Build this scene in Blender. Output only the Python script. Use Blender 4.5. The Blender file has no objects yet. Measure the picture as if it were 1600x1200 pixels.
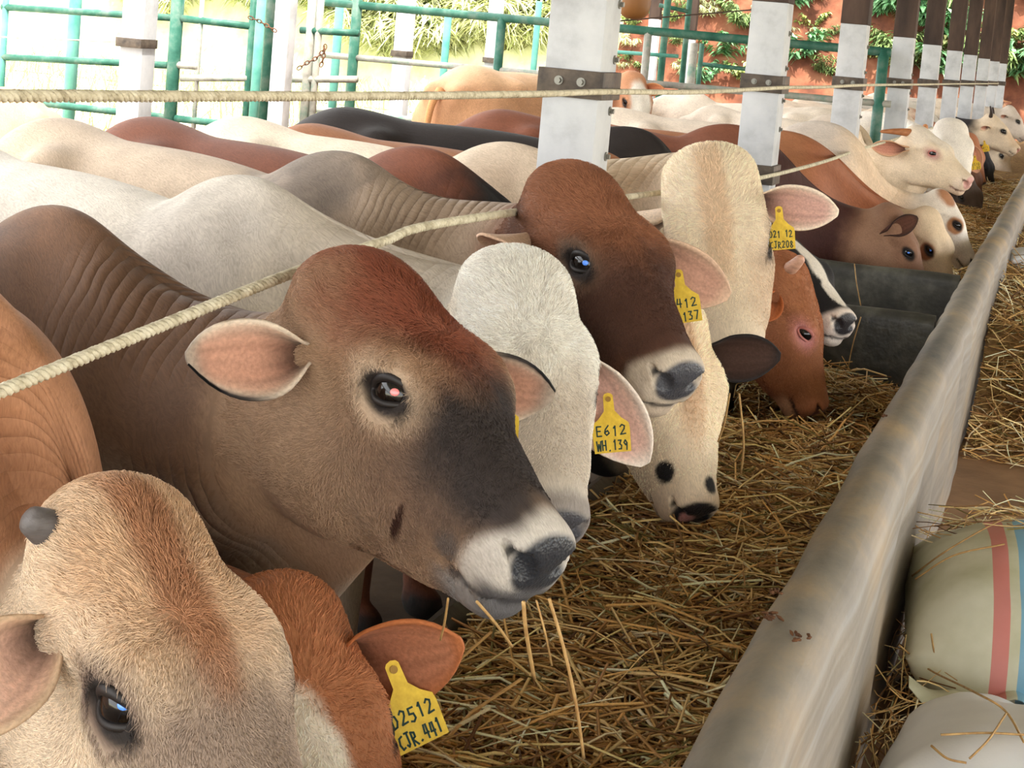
import bpy, bmesh, math, random
import numpy as np
from mathutils import Vector, Matrix, Quaternion
random.seed(7); RNG = np.random.default_rng(7)
scene = bpy.context.scene
COL = scene.collection

# ------------------------------------------------------------------ camera
F_PX, PPX, PPY = 2600.0, 800.0, 300.0          # focal length and optical centre in 1600x1200 pixels
EYE = np.array([0.0, 0.0, 1.60])
def _cam_axes():
    v = np.array([(1682 - PPX) / F_PX, (PPY - 130) / F_PX, -1.0]); yv = v / np.linalg.norm(v)   # world +Y seen from the camera
    a, b = 0.088, 1.0
    up = np.array([a, b, a * v[0] + b * v[1]]); up /= np.linalg.norm(up)
    xv = np.cross(yv, up)
    return np.array([xv, yv, up])               # rows: world X, Y, Z in camera axes ; R_wc = this (world = A @ cam)
CAM_A = _cam_axes()
def ray(px, py):
    d = CAM_A @ np.array([(px - PPX) / F_PX, (PPY - py) / F_PX, -1.0]); return d
def atd(px, py, depth): return EYE + ray(px, py) * depth                       # at a depth along the lens axis
def atY(px, py, Y): d = ray(px, py); return EYE + d * (Y / d[1])
def atX(px, py, X): d = ray(px, py); return EYE + d * (X / d[0])
def atZ(px, py, Z): d = ray(px, py); return EYE + d * ((Z - EYE[2]) / d[2])
def proj(p):
    c = (np.asarray(p, float) - EYE) @ CAM_A
    return np.array([PPX - F_PX * c[..., 0] / c[..., 2], PPY + F_PX * c[..., 1] / c[..., 2]]).T
cam = bpy.data.cameras.new('camera'); cam_o = bpy.data.objects.new('camera', cam); COL.objects.link(cam_o)
cam.sensor_width = 36.0; cam.lens = 36.0 * F_PX / 1600.0; cam.clip_start = 0.05; cam.clip_end = 400
cam.shift_x = 0.0; cam.shift_y = -(600.0 - PPY) / 1600.0
_m = np.eye(4); _m[:3, :3] = CAM_A; _m[:3, 3] = EYE
cam_o.matrix_world = Matrix(_m.tolist()); scene.camera = cam_o

world = bpy.data.worlds.new('sky'); scene.world = world; world.use_nodes = True
_bg = world.node_tree.nodes['Background']; _bg.inputs[0].default_value = (0.97, 0.985, 1.0, 1); _bg.inputs[1].default_value = 2.9
sun = bpy.data.lights.new('sun', 'SUN'); sun.energy = 7.0; sun.angle = math.radians(1.5); sun.color = (1.0, 0.95, 0.86)
sun_o = bpy.data.objects.new('sun', sun); COL.objects.link(sun_o)
sun_o.rotation_euler = Vector((-0.35, 0.55, -1.35)).to_track_quat('-Z', 'Y').to_euler()
scene.view_settings.view_transform = 'Standard'; scene.view_settings.look = 'None'
scene.view_settings.gamma = 1.0; scene.view_settings.use_curve_mapping = False
scene.view_settings.exposure = 0.82
# ------------------------------------------------------------------ helpers
def lin(r, g, b):
    f = lambda c: (c / 12.92 if c <= 0.04045 else ((c + 0.055) / 1.055) ** 2.4)
    return np.array([f(r / 255.0), f(g / 255.0), f(b / 255.0)])
def tag(o, label=None, cat=None, group=None, kind=None):
    if label: o['label'] = label
    if cat: o['category'] = cat
    if group: o['group'] = group
    if kind: o['kind'] = kind
    return o
def link(name, me, parent=None, mat=None):
    o = bpy.data.objects.new(name, me); COL.objects.link(o)
    if parent is not None:
        o.parent = parent
        o.matrix_parent_inverse = parent.matrix_basis.inverted()
    if mat is not None and not me.materials: me.materials.append(mat)
    return o
def empty(name, loc=(0, 0, 0)):
    o = bpy.data.objects.new(name, None); o.empty_display_size = 0.1; COL.objects.link(o); o.location = tuple(float(v) for v in loc); return o
def npmesh(name, verts, faces, smooth=True, col=None, attrs=None):
    """faces: (n,4) or (n,3) int array or list of lists"""
    me = bpy.data.meshes.new(name); verts = np.asarray(verts, np.float32)
    if isinstance(faces, np.ndarray):
        n, k = faces.shape
        me.vertices.add(len(verts)); me.vertices.foreach_set('co', verts.ravel())
        me.loops.add(n * k); me.loops.foreach_set('vertex_index', faces.astype(np.int32).ravel())
        me.polygons.add(n); me.polygons.foreach_set('loop_start', np.arange(0, n * k, k, dtype=np.int32))
        me.update(calc_edges=True)
    else:
        me.from_pydata(verts.tolist(), [], faces)
    if smooth: me.polygons.foreach_set('use_smooth', np.ones(len(me.polygons), bool))
    if col is not None:
        a = me.color_attributes.new('Col', 'FLOAT_COLOR', 'POINT')
        c = np.ones((len(verts), 4), np.float32); c[:, :col.shape[1]] = col; a.data.foreach_set('color', c.ravel())
    for nme, arr in (attrs or {}).items():
        arr = np.asarray(arr, np.float32)
        if arr.ndim == 1: me.attributes.new(nme, 'FLOAT', 'POINT').data.foreach_set('value', arr)
        else: me.attributes.new(nme, 'FLOAT_VECTOR', 'POINT').data.foreach_set('vector', arr.ravel())
    me.validate(); me.update()
    return me
class MB:
    """collects simple shapes into one mesh"""
    def __init__(s): s.v = []; s.f = []
    def add(s, v, f):
        o = len(s.v); s.v += [tuple(map(float, q)) for q in v]; s.f += [[i + o for i in q] for q in f]
    def box(s, lo, hi, M=None):
        x0, y0, z0 = lo; x1, y1, z1 = hi
        v = [np.array(q, float) for q in ((x0,y0,z0),(x1,y0,z0),(x1,y1,z0),(x0,y1,z0),(x0,y0,z1),(x1,y0,z1),(x1,y1,z1),(x0,y1,z1))]
        if M is not None: v = [M(q) for q in v]
        s.add(v, [[0,3,2,1],[4,5,6,7],[0,1,5,4],[1,2,6,5],[2,3,7,6],[3,0,4,7]])
    def tube(s, pts, r, n=8, cap=True):
        v, f = tube_geo(pts, r, n, cap); s.add(v, f)
    def build(s, name, mat, parent=None, smooth=False, bevel=0, seg=2):
        me = bpy.data.meshes.new(name); me.from_pydata(s.v, [], s.f); me.validate(); me.update()
        if bevel:
            bm = bmesh.new(); bm.from_mesh(me)
            bmesh.ops.bevel(bm, geom=list(bm.edges), offset=bevel, segments=seg, affect='EDGES', profile=0.6); bm.to_mesh(me); bm.free()
        if smooth or bevel: me.polygons.foreach_set('use_smooth', [True] * len(me.polygons))
        if bevel and not smooth:
            me.set_sharp_from_angle(angle=math.radians(50))
        return link(name, me, parent, mat)
def frames(pts):
    pts = np.asarray(pts, float); t = np.gradient(pts, axis=0); t /= np.linalg.norm(t, axis=1, keepdims=True) + 1e-12
    u = np.cross(t[0], [0, 0, 1.0]);
    if np.linalg.norm(u) < 1e-3: u = np.cross(t[0], [1.0, 0, 0])
    us = []
    for k in range(len(pts)):
        u = u - t[k] * u.dot(t[k]); u = u / (np.linalg.norm(u) + 1e-12); us.append(u)
    us = np.array(us); return t, us, np.cross(t, us)
def tube_geo(pts, r, n=8, cap=True):
    pts = np.asarray(pts, float); r = np.broadcast_to(np.asarray(r, float), (len(pts),))
    t, u, w = frames(pts); a = np.arange(n) * 2 * np.pi / n
    v = (pts[:, None] + r[:, None, None] * (np.cos(a)[None, :, None] * u[:, None] + np.sin(a)[None, :, None] * w[:, None])).reshape(-1, 3)
    f = []
    for k in range(len(pts) - 1):
        for j in range(n):
            f.append([k*n+j, k*n+(j+1) % n, (k+1)*n+(j+1) % n, (k+1)*n+j])
    if cap: f.append(list(range(n))[::-1]); f.append([(len(pts)-1)*n+j for j in range(n)])
    return v, f
def catmull(P, n=10):
    P = np.asarray(P, float); Q = np.vstack([2*P[0]-P[1], P, 2*P[-1]-P[-2]]); out = []
    for k in range(1, len(Q) - 2):
        for t in np.linspace(0, 1, n, endpoint=False):
            a, b, c, d = Q[k-1], Q[k], Q[k+1], Q[k+2]
            out.append(0.5*((2*b)+(-a+c)*t+(2*a-5*b+4*c-d)*t*t+(-a+3*b-3*c+d)*t**3))
    out.append(P[-1]); return np.array(out)
def vnoise(P, f=1.0, seed=0):
    r = np.random.default_rng(seed); P = np.asarray(P, float) * f; s = 0
    for k in range(7):
        d = r.normal(size=3); d /= np.linalg.norm(d); d *= r.uniform(.6, 1.7); s = s + np.sin(P @ d * 2 * np.pi + r.uniform(0, 6.28) + 1.3*np.sin(P @ np.roll(d, 1) * 4.1))
    return s / 4.0
def sstep(a, b, x):
    t = np.clip((x - a) / (b - a), 0, 1); return t * t * (3 - 2 * t)

# ------------------------------------------------------------------ materials
def new_mat(name):
    m = bpy.data.materials.new(name); m.use_nodes = True; nt = m.node_tree
    return m, nt, nt.nodes['Principled BSDF']
def N(nt, t, **kw):
    n = nt.nodes.new(t)
    for k, v in kw.items():
        if k in n.inputs.keys(): n.inputs[k].default_value = v
        else: setattr(n, k, v)
    return n
def ramp(nt, stops):
    r = nt.nodes.new('ShaderNodeValToRGB'); e = r.color_ramp.elements
    while len(e) < len(stops): e.new(0.5)
    for k, (p, c) in enumerate(stops): e[k].position = p; e[k].color = (*c, 1)
    return r
def noisy(name, c1, c2, scale=8, rough=0.8, bump=0.1, bscale=None, detail=6, spec=0.3, stretch=None, c3=None, metallic=0):
    m, nt, b = new_mat(name); L = nt.links.new
    tc = N(nt, 'ShaderNodeTexCoord'); src = tc.outputs['Object']
    if stretch:
        mp = N(nt, 'ShaderNodeMapping'); mp.inputs['Scale'].default_value = stretch; L(src, mp.inputs[0]); src = mp.outputs[0]
    n1 = N(nt, 'ShaderNodeTexNoise', Scale=scale, Detail=detail, Roughness=0.62); L(src, n1.inputs['Vector'])
    st = [(0.32, c1), (0.68, c2)] if c3 is None else [(0.28, c1), (0.5, c2), (0.72, c3)]
    r = ramp(nt, st); L(n1.outputs[0], r.inputs[0]); L(r.outputs[0], b.inputs['Base Color'])
    b.inputs['Roughness'].default_value = rough; b.inputs['Specular IOR Level'].default_value = spec; b.inputs['Metallic'].default_value = metallic
    if bump:
        n2 = N(nt, 'ShaderNodeTexNoise', Scale=bscale or scale * 4, Detail=5.0); L(src, n2.inputs['Vector'])
        bp = N(nt, 'ShaderNodeBump', Strength=bump, Distance=0.01); L(n2.outputs[0], bp.inputs['Height']); L(bp.outputs[0], b.inputs['Normal'])
    return m
def coat_material():
    m, nt, b = new_mat('coat'); L = nt.links.new
    at = N(nt, 'ShaderNodeAttribute', attribute_name='Col'); rs = N(nt, 'ShaderNodeAttribute', attribute_name='rest')
    fo = N(nt, 'ShaderNodeAttribute', attribute_name='fold'); hr = N(nt, 'ShaderNodeAttribute', attribute_name='hair')
    mp = N(nt, 'ShaderNodeMapping'); mp.inputs['Scale'].default_value = (95, 95, 380); L(hr.outputs['Vector'], mp.inputs[0])
    warp = N(nt, 'ShaderNodeTexNoise', Scale=14.0, Detail=2.0); L(rs.outputs['Vector'], warp.inputs['Vector'])
    mx = N(nt, 'ShaderNodeMix', data_type='VECTOR'); 
    ad = N(nt, 'ShaderNodeVectorMath', operation='MULTIPLY_ADD'); L(warp.outputs['Color'], ad.inputs[0]); ad.inputs[1].default_value = (9, 9, 9); L(mp.outputs[0], ad.inputs[2])
    hair = N(nt, 'ShaderNodeTexNoise', Scale=1.0, Detail=4.0, Roughness=0.6); L(ad.outputs[0], hair.inputs['Vector'])
    big = N(nt, 'ShaderNodeTexNoise', Scale=9.0, Detail=5.0); L(rs.outputs['Vector'], big.inputs['Vector'])
    # colour: coat colour varied by tufts and by soft mottling
    r1 = ramp(nt, [(0.30, (0.78, 0.76, 0.74)), (0.70, (1.16, 1.15, 1.13))]); L(hair.outputs[0], r1.inputs[0])
    r2 = ramp(nt, [(0.30, (0.88, 0.87, 0.86)), (0.70, (1.08, 1.08, 1.08))]); L(big.outputs[0], r2.inputs[0])
    m1 = N(nt, 'ShaderNodeMix', data_type='RGBA', blend_type='MULTIPLY'); m1.inputs[0].default_value = 1; L(at.outputs['Color'], m1.inputs[6]); L(r1.outputs[0], m1.inputs[7])
    m2 = N(nt, 'ShaderNodeMix', data_type='RGBA', blend_type='MULTIPLY'); m2.inputs[0].default_value = 1; L(m1.outputs[2], m2.inputs[6]); L(r2.outputs[0], m2.inputs[7])
    # wet nose: alpha 0
    wet = N(nt, 'ShaderNodeMath', operation='SUBTRACT'); wet.inputs[0].default_value = 1; L(at.outputs['Alpha'], wet.inputs[1])
    mc = N(nt, 'ShaderNodeMix', data_type='RGBA'); L(wet.outputs[0], mc.inputs[0]); L(m2.outputs[2], mc.inputs[6]); L(at.outputs['Color'], mc.inputs[7])
    L(mc.outputs[2], b.inputs['Base Color'])
    ro = N(nt, 'ShaderNodeMapRange'); ro.inputs['To Min'].default_value = 0.72; ro.inputs['To Max'].default_value = 0.30; L(wet.outputs[0], ro.inputs[0]); L(ro.outputs[0], b.inputs['Roughness'])
    b.inputs['Specular IOR Level'].default_value = 0.22
    b.inputs['Sheen Weight'].default_value = 0.03; b.inputs['Sheen Roughness'].default_value = 0.5
    # relief: tufts, neck folds, nose pits
    vor = N(nt, 'ShaderNodeTexVoronoi', Scale=240.0); L(rs.outputs['Vector'], vor.inputs['Vector'])
    hm = N(nt, 'ShaderNodeMath', operation='MULTIPLY'); L(hair.outputs[0], hm.inputs[0]); L(at.outputs['Alpha'], hm.inputs[1])
    vm = N(nt, 'ShaderNodeMath', operation='MULTIPLY'); L(vor.outputs['Distance'], vm.inputs[0]); L(wet.outputs[0], vm.inputs[1])
    sm = N(nt, 'ShaderNodeMath', operation='ADD'); L(hm.outputs[0], sm.inputs[0]); L(vm.outputs[0], sm.inputs[1])
    bp = N(nt, 'ShaderNodeBump', Strength=0.45, Distance=0.003); L(sm.outputs[0], bp.inputs['Height'])
    # folds: fold.x phase, fold.y strength
    sp = N(nt, 'ShaderNodeSeparateXYZ'); L(fo.outputs['Vector'], sp.inputs[0])
    fn = N(nt, 'ShaderNodeTexNoise', Scale=7.0, Detail=3.0); L(rs.outputs['Vector'], fn.inputs['Vector'])
    ph = N(nt, 'ShaderNodeMath', operation='MULTIPLY_ADD'); L(fn.outputs[0], ph.inputs[0]); ph.inputs[1].default_value = 5.0; L(sp.outputs[0], ph.inputs[2])
    sn = N(nt, 'ShaderNodeMath', operation='SINE'); L(ph.outputs[0], sn.inputs[0])
    ab = N(nt, 'ShaderNodeMath', operation='ABSOLUTE'); L(sn.outputs[0], ab.inputs[0])
    pw = N(nt, 'ShaderNodeMath', operation='POWER'); L(ab.outputs[0], pw.inputs[0]); pw.inputs[1].default_value = 0.7
    fm = N(nt, 'ShaderNodeMath', operation='MULTIPLY'); L(pw.outputs[0], fm.inputs[0]); L(sp.outputs[1], fm.inputs[1])
    pn = N(nt, 'ShaderNodeTexNoise', Scale=4.5, Detail=2.0); L(rs.outputs['Vector'], pn.inputs['Vector']); pr = N(nt, 'ShaderNodeMapRange'); pr.inputs['From Min'].default_value = 0.42; pr.inputs['From Max'].default_value = 0.66; L(pn.outputs[0], pr.inputs[0])
    fm2 = N(nt, 'ShaderNodeMath', operation='MULTIPLY'); L(fm.outputs[0], fm2.inputs[0]); L(pr.outputs[0], fm2.inputs[1]); fm = fm2
    b2 = N(nt, 'ShaderNodeBump', Strength=1.0, Distance=0.0065); L(fm.outputs[0], b2.inputs['Height']); L(bp.outputs[0], b2.inputs['Normal'])
    L(b2.outputs[0], b.inputs['Normal'])
    return m
def vcol_material(name, rough=0.7, bump=0.2, bscale=120, spec=0.3, sheen=0.0, var=(0.8, 1.15)):
    m, nt, b = new_mat(name); L = nt.links.new
    at = N(nt, 'ShaderNodeAttribute', attribute_name='Col'); tc = N(nt, 'ShaderNodeTexCoord')
    n = N(nt, 'ShaderNodeTexNoise', Scale=bscale, Detail=4.0); L(tc.outputs['Object'], n.inputs['Vector'])
    r = ramp(nt, [(0.3, (var[0],)*3), (0.7, (var[1],)*3)]); L(n.outputs[0], r.inputs[0])
    mm = N(nt, 'ShaderNodeMix', data_type='RGBA', blend_type='MULTIPLY'); mm.inputs[0].default_value = 1; L(at.outputs['Color'], mm.inputs[6]); L(r.outputs[0], mm.inputs[7]); L(mm.outputs[2], b.inputs['Base Color'])
    b.inputs['Roughness'].default_value = rough; b.inputs['Specular IOR Level'].default_value = spec; b.inputs['Sheen Weight'].default_value = sheen
    if bump:
        bp = N(nt, 'ShaderNodeBump', Strength=bump, Distance=0.004); L(n.outputs[0], bp.inputs['Height']); L(bp.outputs[0], b.inputs['Normal'])
    return m
def plain(name, c, rough=0.6, spec=0.4, metallic=0):
    m, nt, b = new_mat(name); b.inputs['Base Color'].default_value = (*c, 1); b.inputs['Roughness'].default_value = rough
    b.inputs['Specular IOR Level'].default_value = spec; b.inputs['Metallic'].default_value = metallic
    return m
MAT_COAT = coat_material()
MAT_EAR = vcol_material('ear_skin', 0.75, 0.35, 160, 0.2, 0.02, (0.82, 1.14))
MAT_EYE = plain('eyeball', lin(14, 10, 9), 0.10, 0.5)
MAT_LID = plain('eyelid_skin', lin(30, 24, 22), 0.55, 0.4)
MAT_LID_PINK = plain('eyelid_pink', lin(190, 120, 110), 0.5, 0.4)
MAT_SHINE_BLUE = plain('pupil_blue', lin(90, 150, 255), 0.1, 0.6)  # painted flash glint for the eyes, blue and pink versions
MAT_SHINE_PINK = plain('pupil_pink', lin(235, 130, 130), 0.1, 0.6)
MAT_TAG = noisy('tag_yellow', lin(206, 166, 24), lin(232, 196, 48), 60, 0.5, 0.05, spec=0.4)
MAT_INK = plain('marker_ink', lin(44, 66, 60), 0.7, 0.2)
MAT_BOLT = plain('zinc_bolt', lin(130, 128, 120), 0.45, 0.5, 0.6)
# ------------------------------------------------------------------ setting: floors, roof
def concrete_rim():
    m = noisy('trough_concrete', lin(100, 99, 96), lin(138, 129, 115), 5.0, 0.62, 0.2, 60, 8, 0.4, stretch=(1, 0.45, 1), c3=lin(178, 152, 116)); nt = m.node_tree; L = nt.links.new; b = nt.nodes['Principled BSDF']
    tc = N(nt, 'ShaderNodeTexCoord'); mp = N(nt, 'ShaderNodeMapping'); mp.inputs['Scale'].default_value = (22, 0.12, 30); L(tc.outputs['Object'], mp.inputs[0])
    n = N(nt, 'ShaderNodeTexNoise', Scale=1.0, Detail=5.0); L(mp.outputs[0], n.inputs['Vector']); r = ramp(nt, [(0.30, lin(118, 106, 92)), (0.55, lin(148, 138, 126)), (0.75, lin(172, 170, 168))]); L(n.outputs[0], r.inputs[0])
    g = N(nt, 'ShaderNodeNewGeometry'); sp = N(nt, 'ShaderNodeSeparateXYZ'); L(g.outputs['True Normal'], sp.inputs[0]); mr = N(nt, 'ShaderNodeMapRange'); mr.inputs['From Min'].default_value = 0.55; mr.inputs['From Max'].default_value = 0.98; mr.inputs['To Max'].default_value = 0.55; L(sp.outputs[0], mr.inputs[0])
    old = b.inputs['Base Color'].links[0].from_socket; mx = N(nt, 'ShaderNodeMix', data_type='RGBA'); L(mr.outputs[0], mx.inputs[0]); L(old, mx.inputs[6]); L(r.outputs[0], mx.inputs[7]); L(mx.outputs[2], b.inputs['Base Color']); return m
MAT_CONC = concrete_rim()
MAT_CONC_WET = noisy('tank_concrete', lin(34, 34, 34), lin(62, 60, 54), 7.0, 0.42, 0.25, 40, 6, 0.5, c3=lin(100, 98, 88))
MAT_FLOOR = noisy('shed_floor', lin(70, 56, 44), lin(112, 92, 72), 3.0, 0.8, 0.3, 30)
MAT_WALK = noisy('walkway_floor', lin(122, 92, 66), lin(160, 124, 92), 4.0, 0.6, 0.15, 40)
MAT_ROOF = noisy('roof_sheet', lin(120, 118, 112), lin(150, 148, 140), 2.0, 0.6, 0.1)
MAT_WHITE = noisy('white_paint', lin(158, 158, 160), lin(186, 187, 189), 6.0, 0.6, 0.1, 60, 7, 0.35, c3=lin(198, 198, 199))
MAT_DARK = noisy('dark_timber', lin(46, 36, 32), lin(84, 66, 56), 6.0, 0.75, 0.25, 40, stretch=(1, 1, 0.25))
MAT_STEEL = noisy('rusty_plate', lin(56, 50, 46), lin(98, 86, 74), 18.0, 0.55, 0.2, 60, metallic=0.2)
MAT_GREEN = noisy('green_pipe', lin(24, 70, 57), lin(48, 98, 82), 7.0, 0.5, 0.1, 40, c3=lin(104, 122, 110))
MAT_TEAL = noisy('teal_pipe', lin(76, 146, 132), lin(112, 172, 158), 5.0, 0.5, 0.05, 40)
MAT_GREY_PIPE = noisy('worn_pipe', lin(120, 118, 110), lin(160, 156, 146), 9.0, 0.5, 0.1, 40, c3=lin(96, 130, 116))
MAT_CHAIN = noisy('rusty_chain', lin(70, 44, 30), lin(120, 82, 56), 30.0, 0.7, 0.3)
MAT_ROPE = noisy('rope_fibre', lin(150, 138, 112), lin(204, 194, 168), 40.0, 0.85, 0.3, 400, c3=lin(222, 214, 192))

def grid_sheet(name, x0, x1, y0, y1, nx, ny, zf, mat):
    X, Y = np.meshgrid(np.linspace(x0, x1, nx), np.linspace(y0, y1, ny), indexing='ij'); Z = zf(X, Y)
    i = np.arange(nx * ny).reshape(nx, ny); f = np.stack([i[:-1, :-1], i[1:, :-1], i[1:, 1:], i[:-1, 1:]], -1).reshape(-1, 4)
    me = npmesh(name, np.stack([X, Y, Z], -1).reshape(-1, 3), f); return link(name, me, None, mat)
m = MB(); m.box((-8.5, -6, -0.20), (-0.35, 33, 0.0)); o = m.build('floor', MAT_FLOOR); tag(o, kind='structure')
m = MB(); m.box((-0.345, -6, -0.2), (6.5, 33, 0.05)); o = m.build('floor_walkway', MAT_WALK); tag(o, kind='structure')
# shed roof: corrugated sheets, out of the frame, edges set to shape the light on the animals
n = 230; xs = np.linspace(-4.1, 6.0, 11); ys = np.linspace(-5, 33, n); V = []; F = []
for i, x in enumerate(xs):
    for j, y in enumerate(ys): V.append((x, y, 3.75 - 0.10 * abs(x + 1.7) + 0.03 * math.sin(j * math.pi / 2.0)))
for i in range(len(xs) - 1):
    for j in range(n - 1): a = i * n + j; F.append([a, a + n, a + n + 1, a + 1])
o = link('ceiling', npmesh('ceiling', np.array(V), np.array(F)), None, MAT_ROOF); tag(o, kind='structure')
sol = o.modifiers.new('thick', 'SOLIDIFY'); sol.thickness = 0.02

# ------------------------------------------------------------------ feed trough
trough = empty('feed_trough', (-0.66, 3.0, 0.0)); tag(trough, 'long grey concrete feed trough with a smooth rounded rim beside the walkway', 'trough')
def sweep(name, prof, ys, parent, mat, amp=0.004, seed=3):
    P = np.array(prof); k = len(P); V = []
    for y in ys:
        q = np.column_stack([P[:, 0], np.full(k, y), P[:, 1]]); d = vnoise(q * [1, 1, 1], 1.6, seed) * amp + vnoise(q, 0.45, seed + 1) * amp * 1.5
        q[:, 0] += d; q[:, 2] += d * 0.7 * (P[:, 1] > 0.5); V.append(q)
    V = np.concatenate(V); n = len(ys); i = np.arange(n * k).reshape(n, k); f = np.stack([i[:-1, :-1], i[1:, :-1], i[1:, 1:], i[:-1, 1:]], -1).reshape(-1, 4)
    F = f[:, ::-1].tolist() + [i[0].tolist(), i[-1][::-1].tolist()] + [[int(i[a, 0]), int(i[a, -1]), int(i[a + 1, -1]), int(i[a + 1, 0])] for a in range(n - 1)]
    me = npmesh(name, V, F); me.set_sharp_from_angle(angle=math.radians(60)); return link(name, me, parent, mat)
ys = np.concatenate([np.arange(-0.8, 12, 0.06), np.arange(12, 34.2, 0.4)])
arc = [(-0.335 + 0.066 * math.cos(a), 0.634 + 0.066 * math.sin(a)) for a in np.linspace(math.pi, 0, 15)]
prof = [(-0.445, 0.05), (-0.440, 0.30), (-0.418, 0.50), (-0.405, 0.59)] + arc + [(-0.268, 0.60), (-0.272, 0.50), (-0.276, 0.30), (-0.280, 0.02)]
sweep('outer_wall', prof, ys, trough, MAT_CONC, 0.006)
ys2 = np.concatenate([np.arange(-0.8, 12, 0.2), np.arange(12, 34.2, 0.6)])
prof = [(-1.10, 0.0), (-1.10, 0.40), (-1.09, 0.44), (-1.06, 0.46), (-1.03, 0.44), (-1.02, 0.40), (-0.98, 0.05)]
sweep('inner_wall', prof, ys2, trough, MAT_CONC_WET, 0.004, 9)
m = MB(); m.box((-1.0, -0.8, 0.0), (-0.43, 34, 0.22)); m.build('trough_floor', MAT_CONC_WET, trough)
for y in (6.36, 7.74):
    pr = [(y + 0.10, 0.2), (y + 0.085, 0.62)] + [(y + 0.045 + 0.04 * math.cos(a), 0.645 + 0.04 * math.sin(a)) for a in np.linspace(0, math.pi, 9)] + [(y + 0.005, 0.62), (y - 0.01, 0.2)]
    xs = np.linspace(-1.05, -0.40, 14); k = len(pr); V = [(x, a, b + 0.004 * math.sin(x * 9)) for x in xs for a, b in pr]; nn = len(xs)
    F = [[i * k + j, i * k + j + 1, (i + 1) * k + j + 1, (i + 1) * k + j] for i in range(nn - 1) for j in range(k - 1)] + [list(range(k))[::-1], [(nn - 1) * k + j for j in range(k)]]
    me = npmesh('cross_wall', np.array(V), F); me.set_sharp_from_angle(angle=math.radians(60)); o = link('cross_wall', me, trough, MAT_CONC_WET)
    o['label'] = 'dark wet cross wall of the drinking tank'
m = MB(); m.box((-1.01, 6.46, 0.20), (-0.44, 7.73, 0.36)); MAT_WATER = plain('tank_water', lin(26, 26, 22), 0.08, 0.6)
m.build('tank_water', MAT_WATER, trough)

# ------------------------------------------------------------------ painted posts with plates and bolts
POST_Y = [4.11, 6.85, 9.58, 12.45, 14.95, 17.8, 20.5, 23.6, 26.6, 29.6]
names = ['nearest', 'second', 'third', 'fourth', 'fifth', 'sixth', 'seventh', 'eighth', 'ninth', 'farthest']
def bolt(parent, p, ax):
    mb = MB(); p = np.array(p); d = np.zeros(3); d[ax] = 1.0 if ax == 0 else -1.0
    mb.tube([p - d * 0.002, p + d * 0.003], 0.012, 12); mb.tube([p + d * 0.003, p + d * 0.012], 0.0075, 6); return mb.build('bolt', MAT_BOLT, parent)
for k, y in enumerate(POST_Y):
    lab = {0: 'nearest white painted post with a bolted steel plate, thickest in view', 9: 'thinnest white post at the far end of the front row'}.get(k, '%s white and dark post of the front row counted from the camera' % names[k])
    root = empty('shed_post', (-1.225, y + 0.075, 0)); tag(root, lab, 'post', 'front row of shed posts')
    x0, x1 = -1.30, -1.15; lx = 0.006
    def sh(lo, hi, nm, mt, g=0.0, bv=0.004):
        mb = MB(); mb.box((x0 - g, y - g, lo), (x1 + g, y + 0.15 + g, hi)); return mb.build(nm, mt, root, bevel=bv)
    sh(0, 1.822, 'white_shaft', MAT_WHITE); sh(1.822, 3.62, 'dark_shaft', MAT_DARK, 0.002)
    pl = sh(1.450, 1.522, 'steel_plate', MAT_STEEL, 0.013, 0.002)
    if k < 4:
        for bx in (x0 + 0.045, x0 + 0.105): bolt(root, (bx, y - 0.014, 1.492), 1)
        for bz in (1.70, 1.555, 1.42, 1.30): bolt(root, (x1 + 0.001, y + 0.12 if k == 0 else y + 0.10, bz), 0)
    if k == 1: sh(1.07, 1.15, 'steel_plate', MAT_STEEL, 0.013, 0.002)
# ------------------------------------------------------------------ ropes
def rope(name, label, pts, r=0.0085, near=3.6, pitch=0.036):
    root = empty(name, pts[0]); tag(root, label, 'rope')
    C = catmull(pts, 24); seg = np.linalg.norm(np.diff(C, axis=0), axis=1); s = np.concatenate([[0], np.cumsum(seg)])
    cut = s[np.argmax(C[:, 1] > near)] if (C[:, 1] > near).any() else s[-1]
    u = np.arange(0, cut, pitch / 7); D = np.stack([np.interp(u, s, C[:, i]) for i in range(3)], 1); t, a, b = frames(D)
    for q in range(3):
        ph = u / pitch * 2 * np.pi + q * 2 * np.pi / 3; H = D + 0.52 * r * (np.cos(ph)[:, None] * a + np.sin(ph)[:, None] * b)
        v, f = tube_geo(H, r * 0.56, 6); me = npmesh('strand', v, f); link('strand', me, root, MAT_ROPE)
    far = C[s >= cut - 0.05]
    if len(far) > 2: v, f = tube_geo(far, r, 8); link('far_length', npmesh('far_length', v, f), root, MAT_ROPE)
    return root
RX = -1.125
up = [np.array([RX, -2.5, 1.49]), np.array([RX, 0.0, 1.485]), atX(-150, 154, RX)] + [atX(px, py, RX) for px, py in ((0, 150), (300, 150.5), (600, 150), (840, 147), (950, 143.5), (1100, 143.5), (1225, 137), (1290, 136), (1353, 133), (1440, 132), (1500, 131), (1560, 130.5))]
rope('rope', 'upper taut fibre rope strung along the posts at plate height', up, 0.0078)
lo = [np.array([RX, -2.5, 1.03]), np.array([RX, 0.0, 1.06])] + [atX(px, py, RX) for px, py in ((-160, 682), (0, 612), (250, 510), (400, 449), (500, 411), (600, 377), (690, 349))] + [np.array([RX, 4.2, 1.19]), np.array([RX, 5.5, 1.15]), atX(1197, 276, RX), np.array([RX, 8.2, 1.11]), atX(1345, 233, RX), np.array([RX, 12.5, 1.11]), np.array([RX, 15, 1.11])]
rope('rope', 'lower fibre rope slanting across the necks of the front cattle', lo, 0.0088, 3.4)
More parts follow.
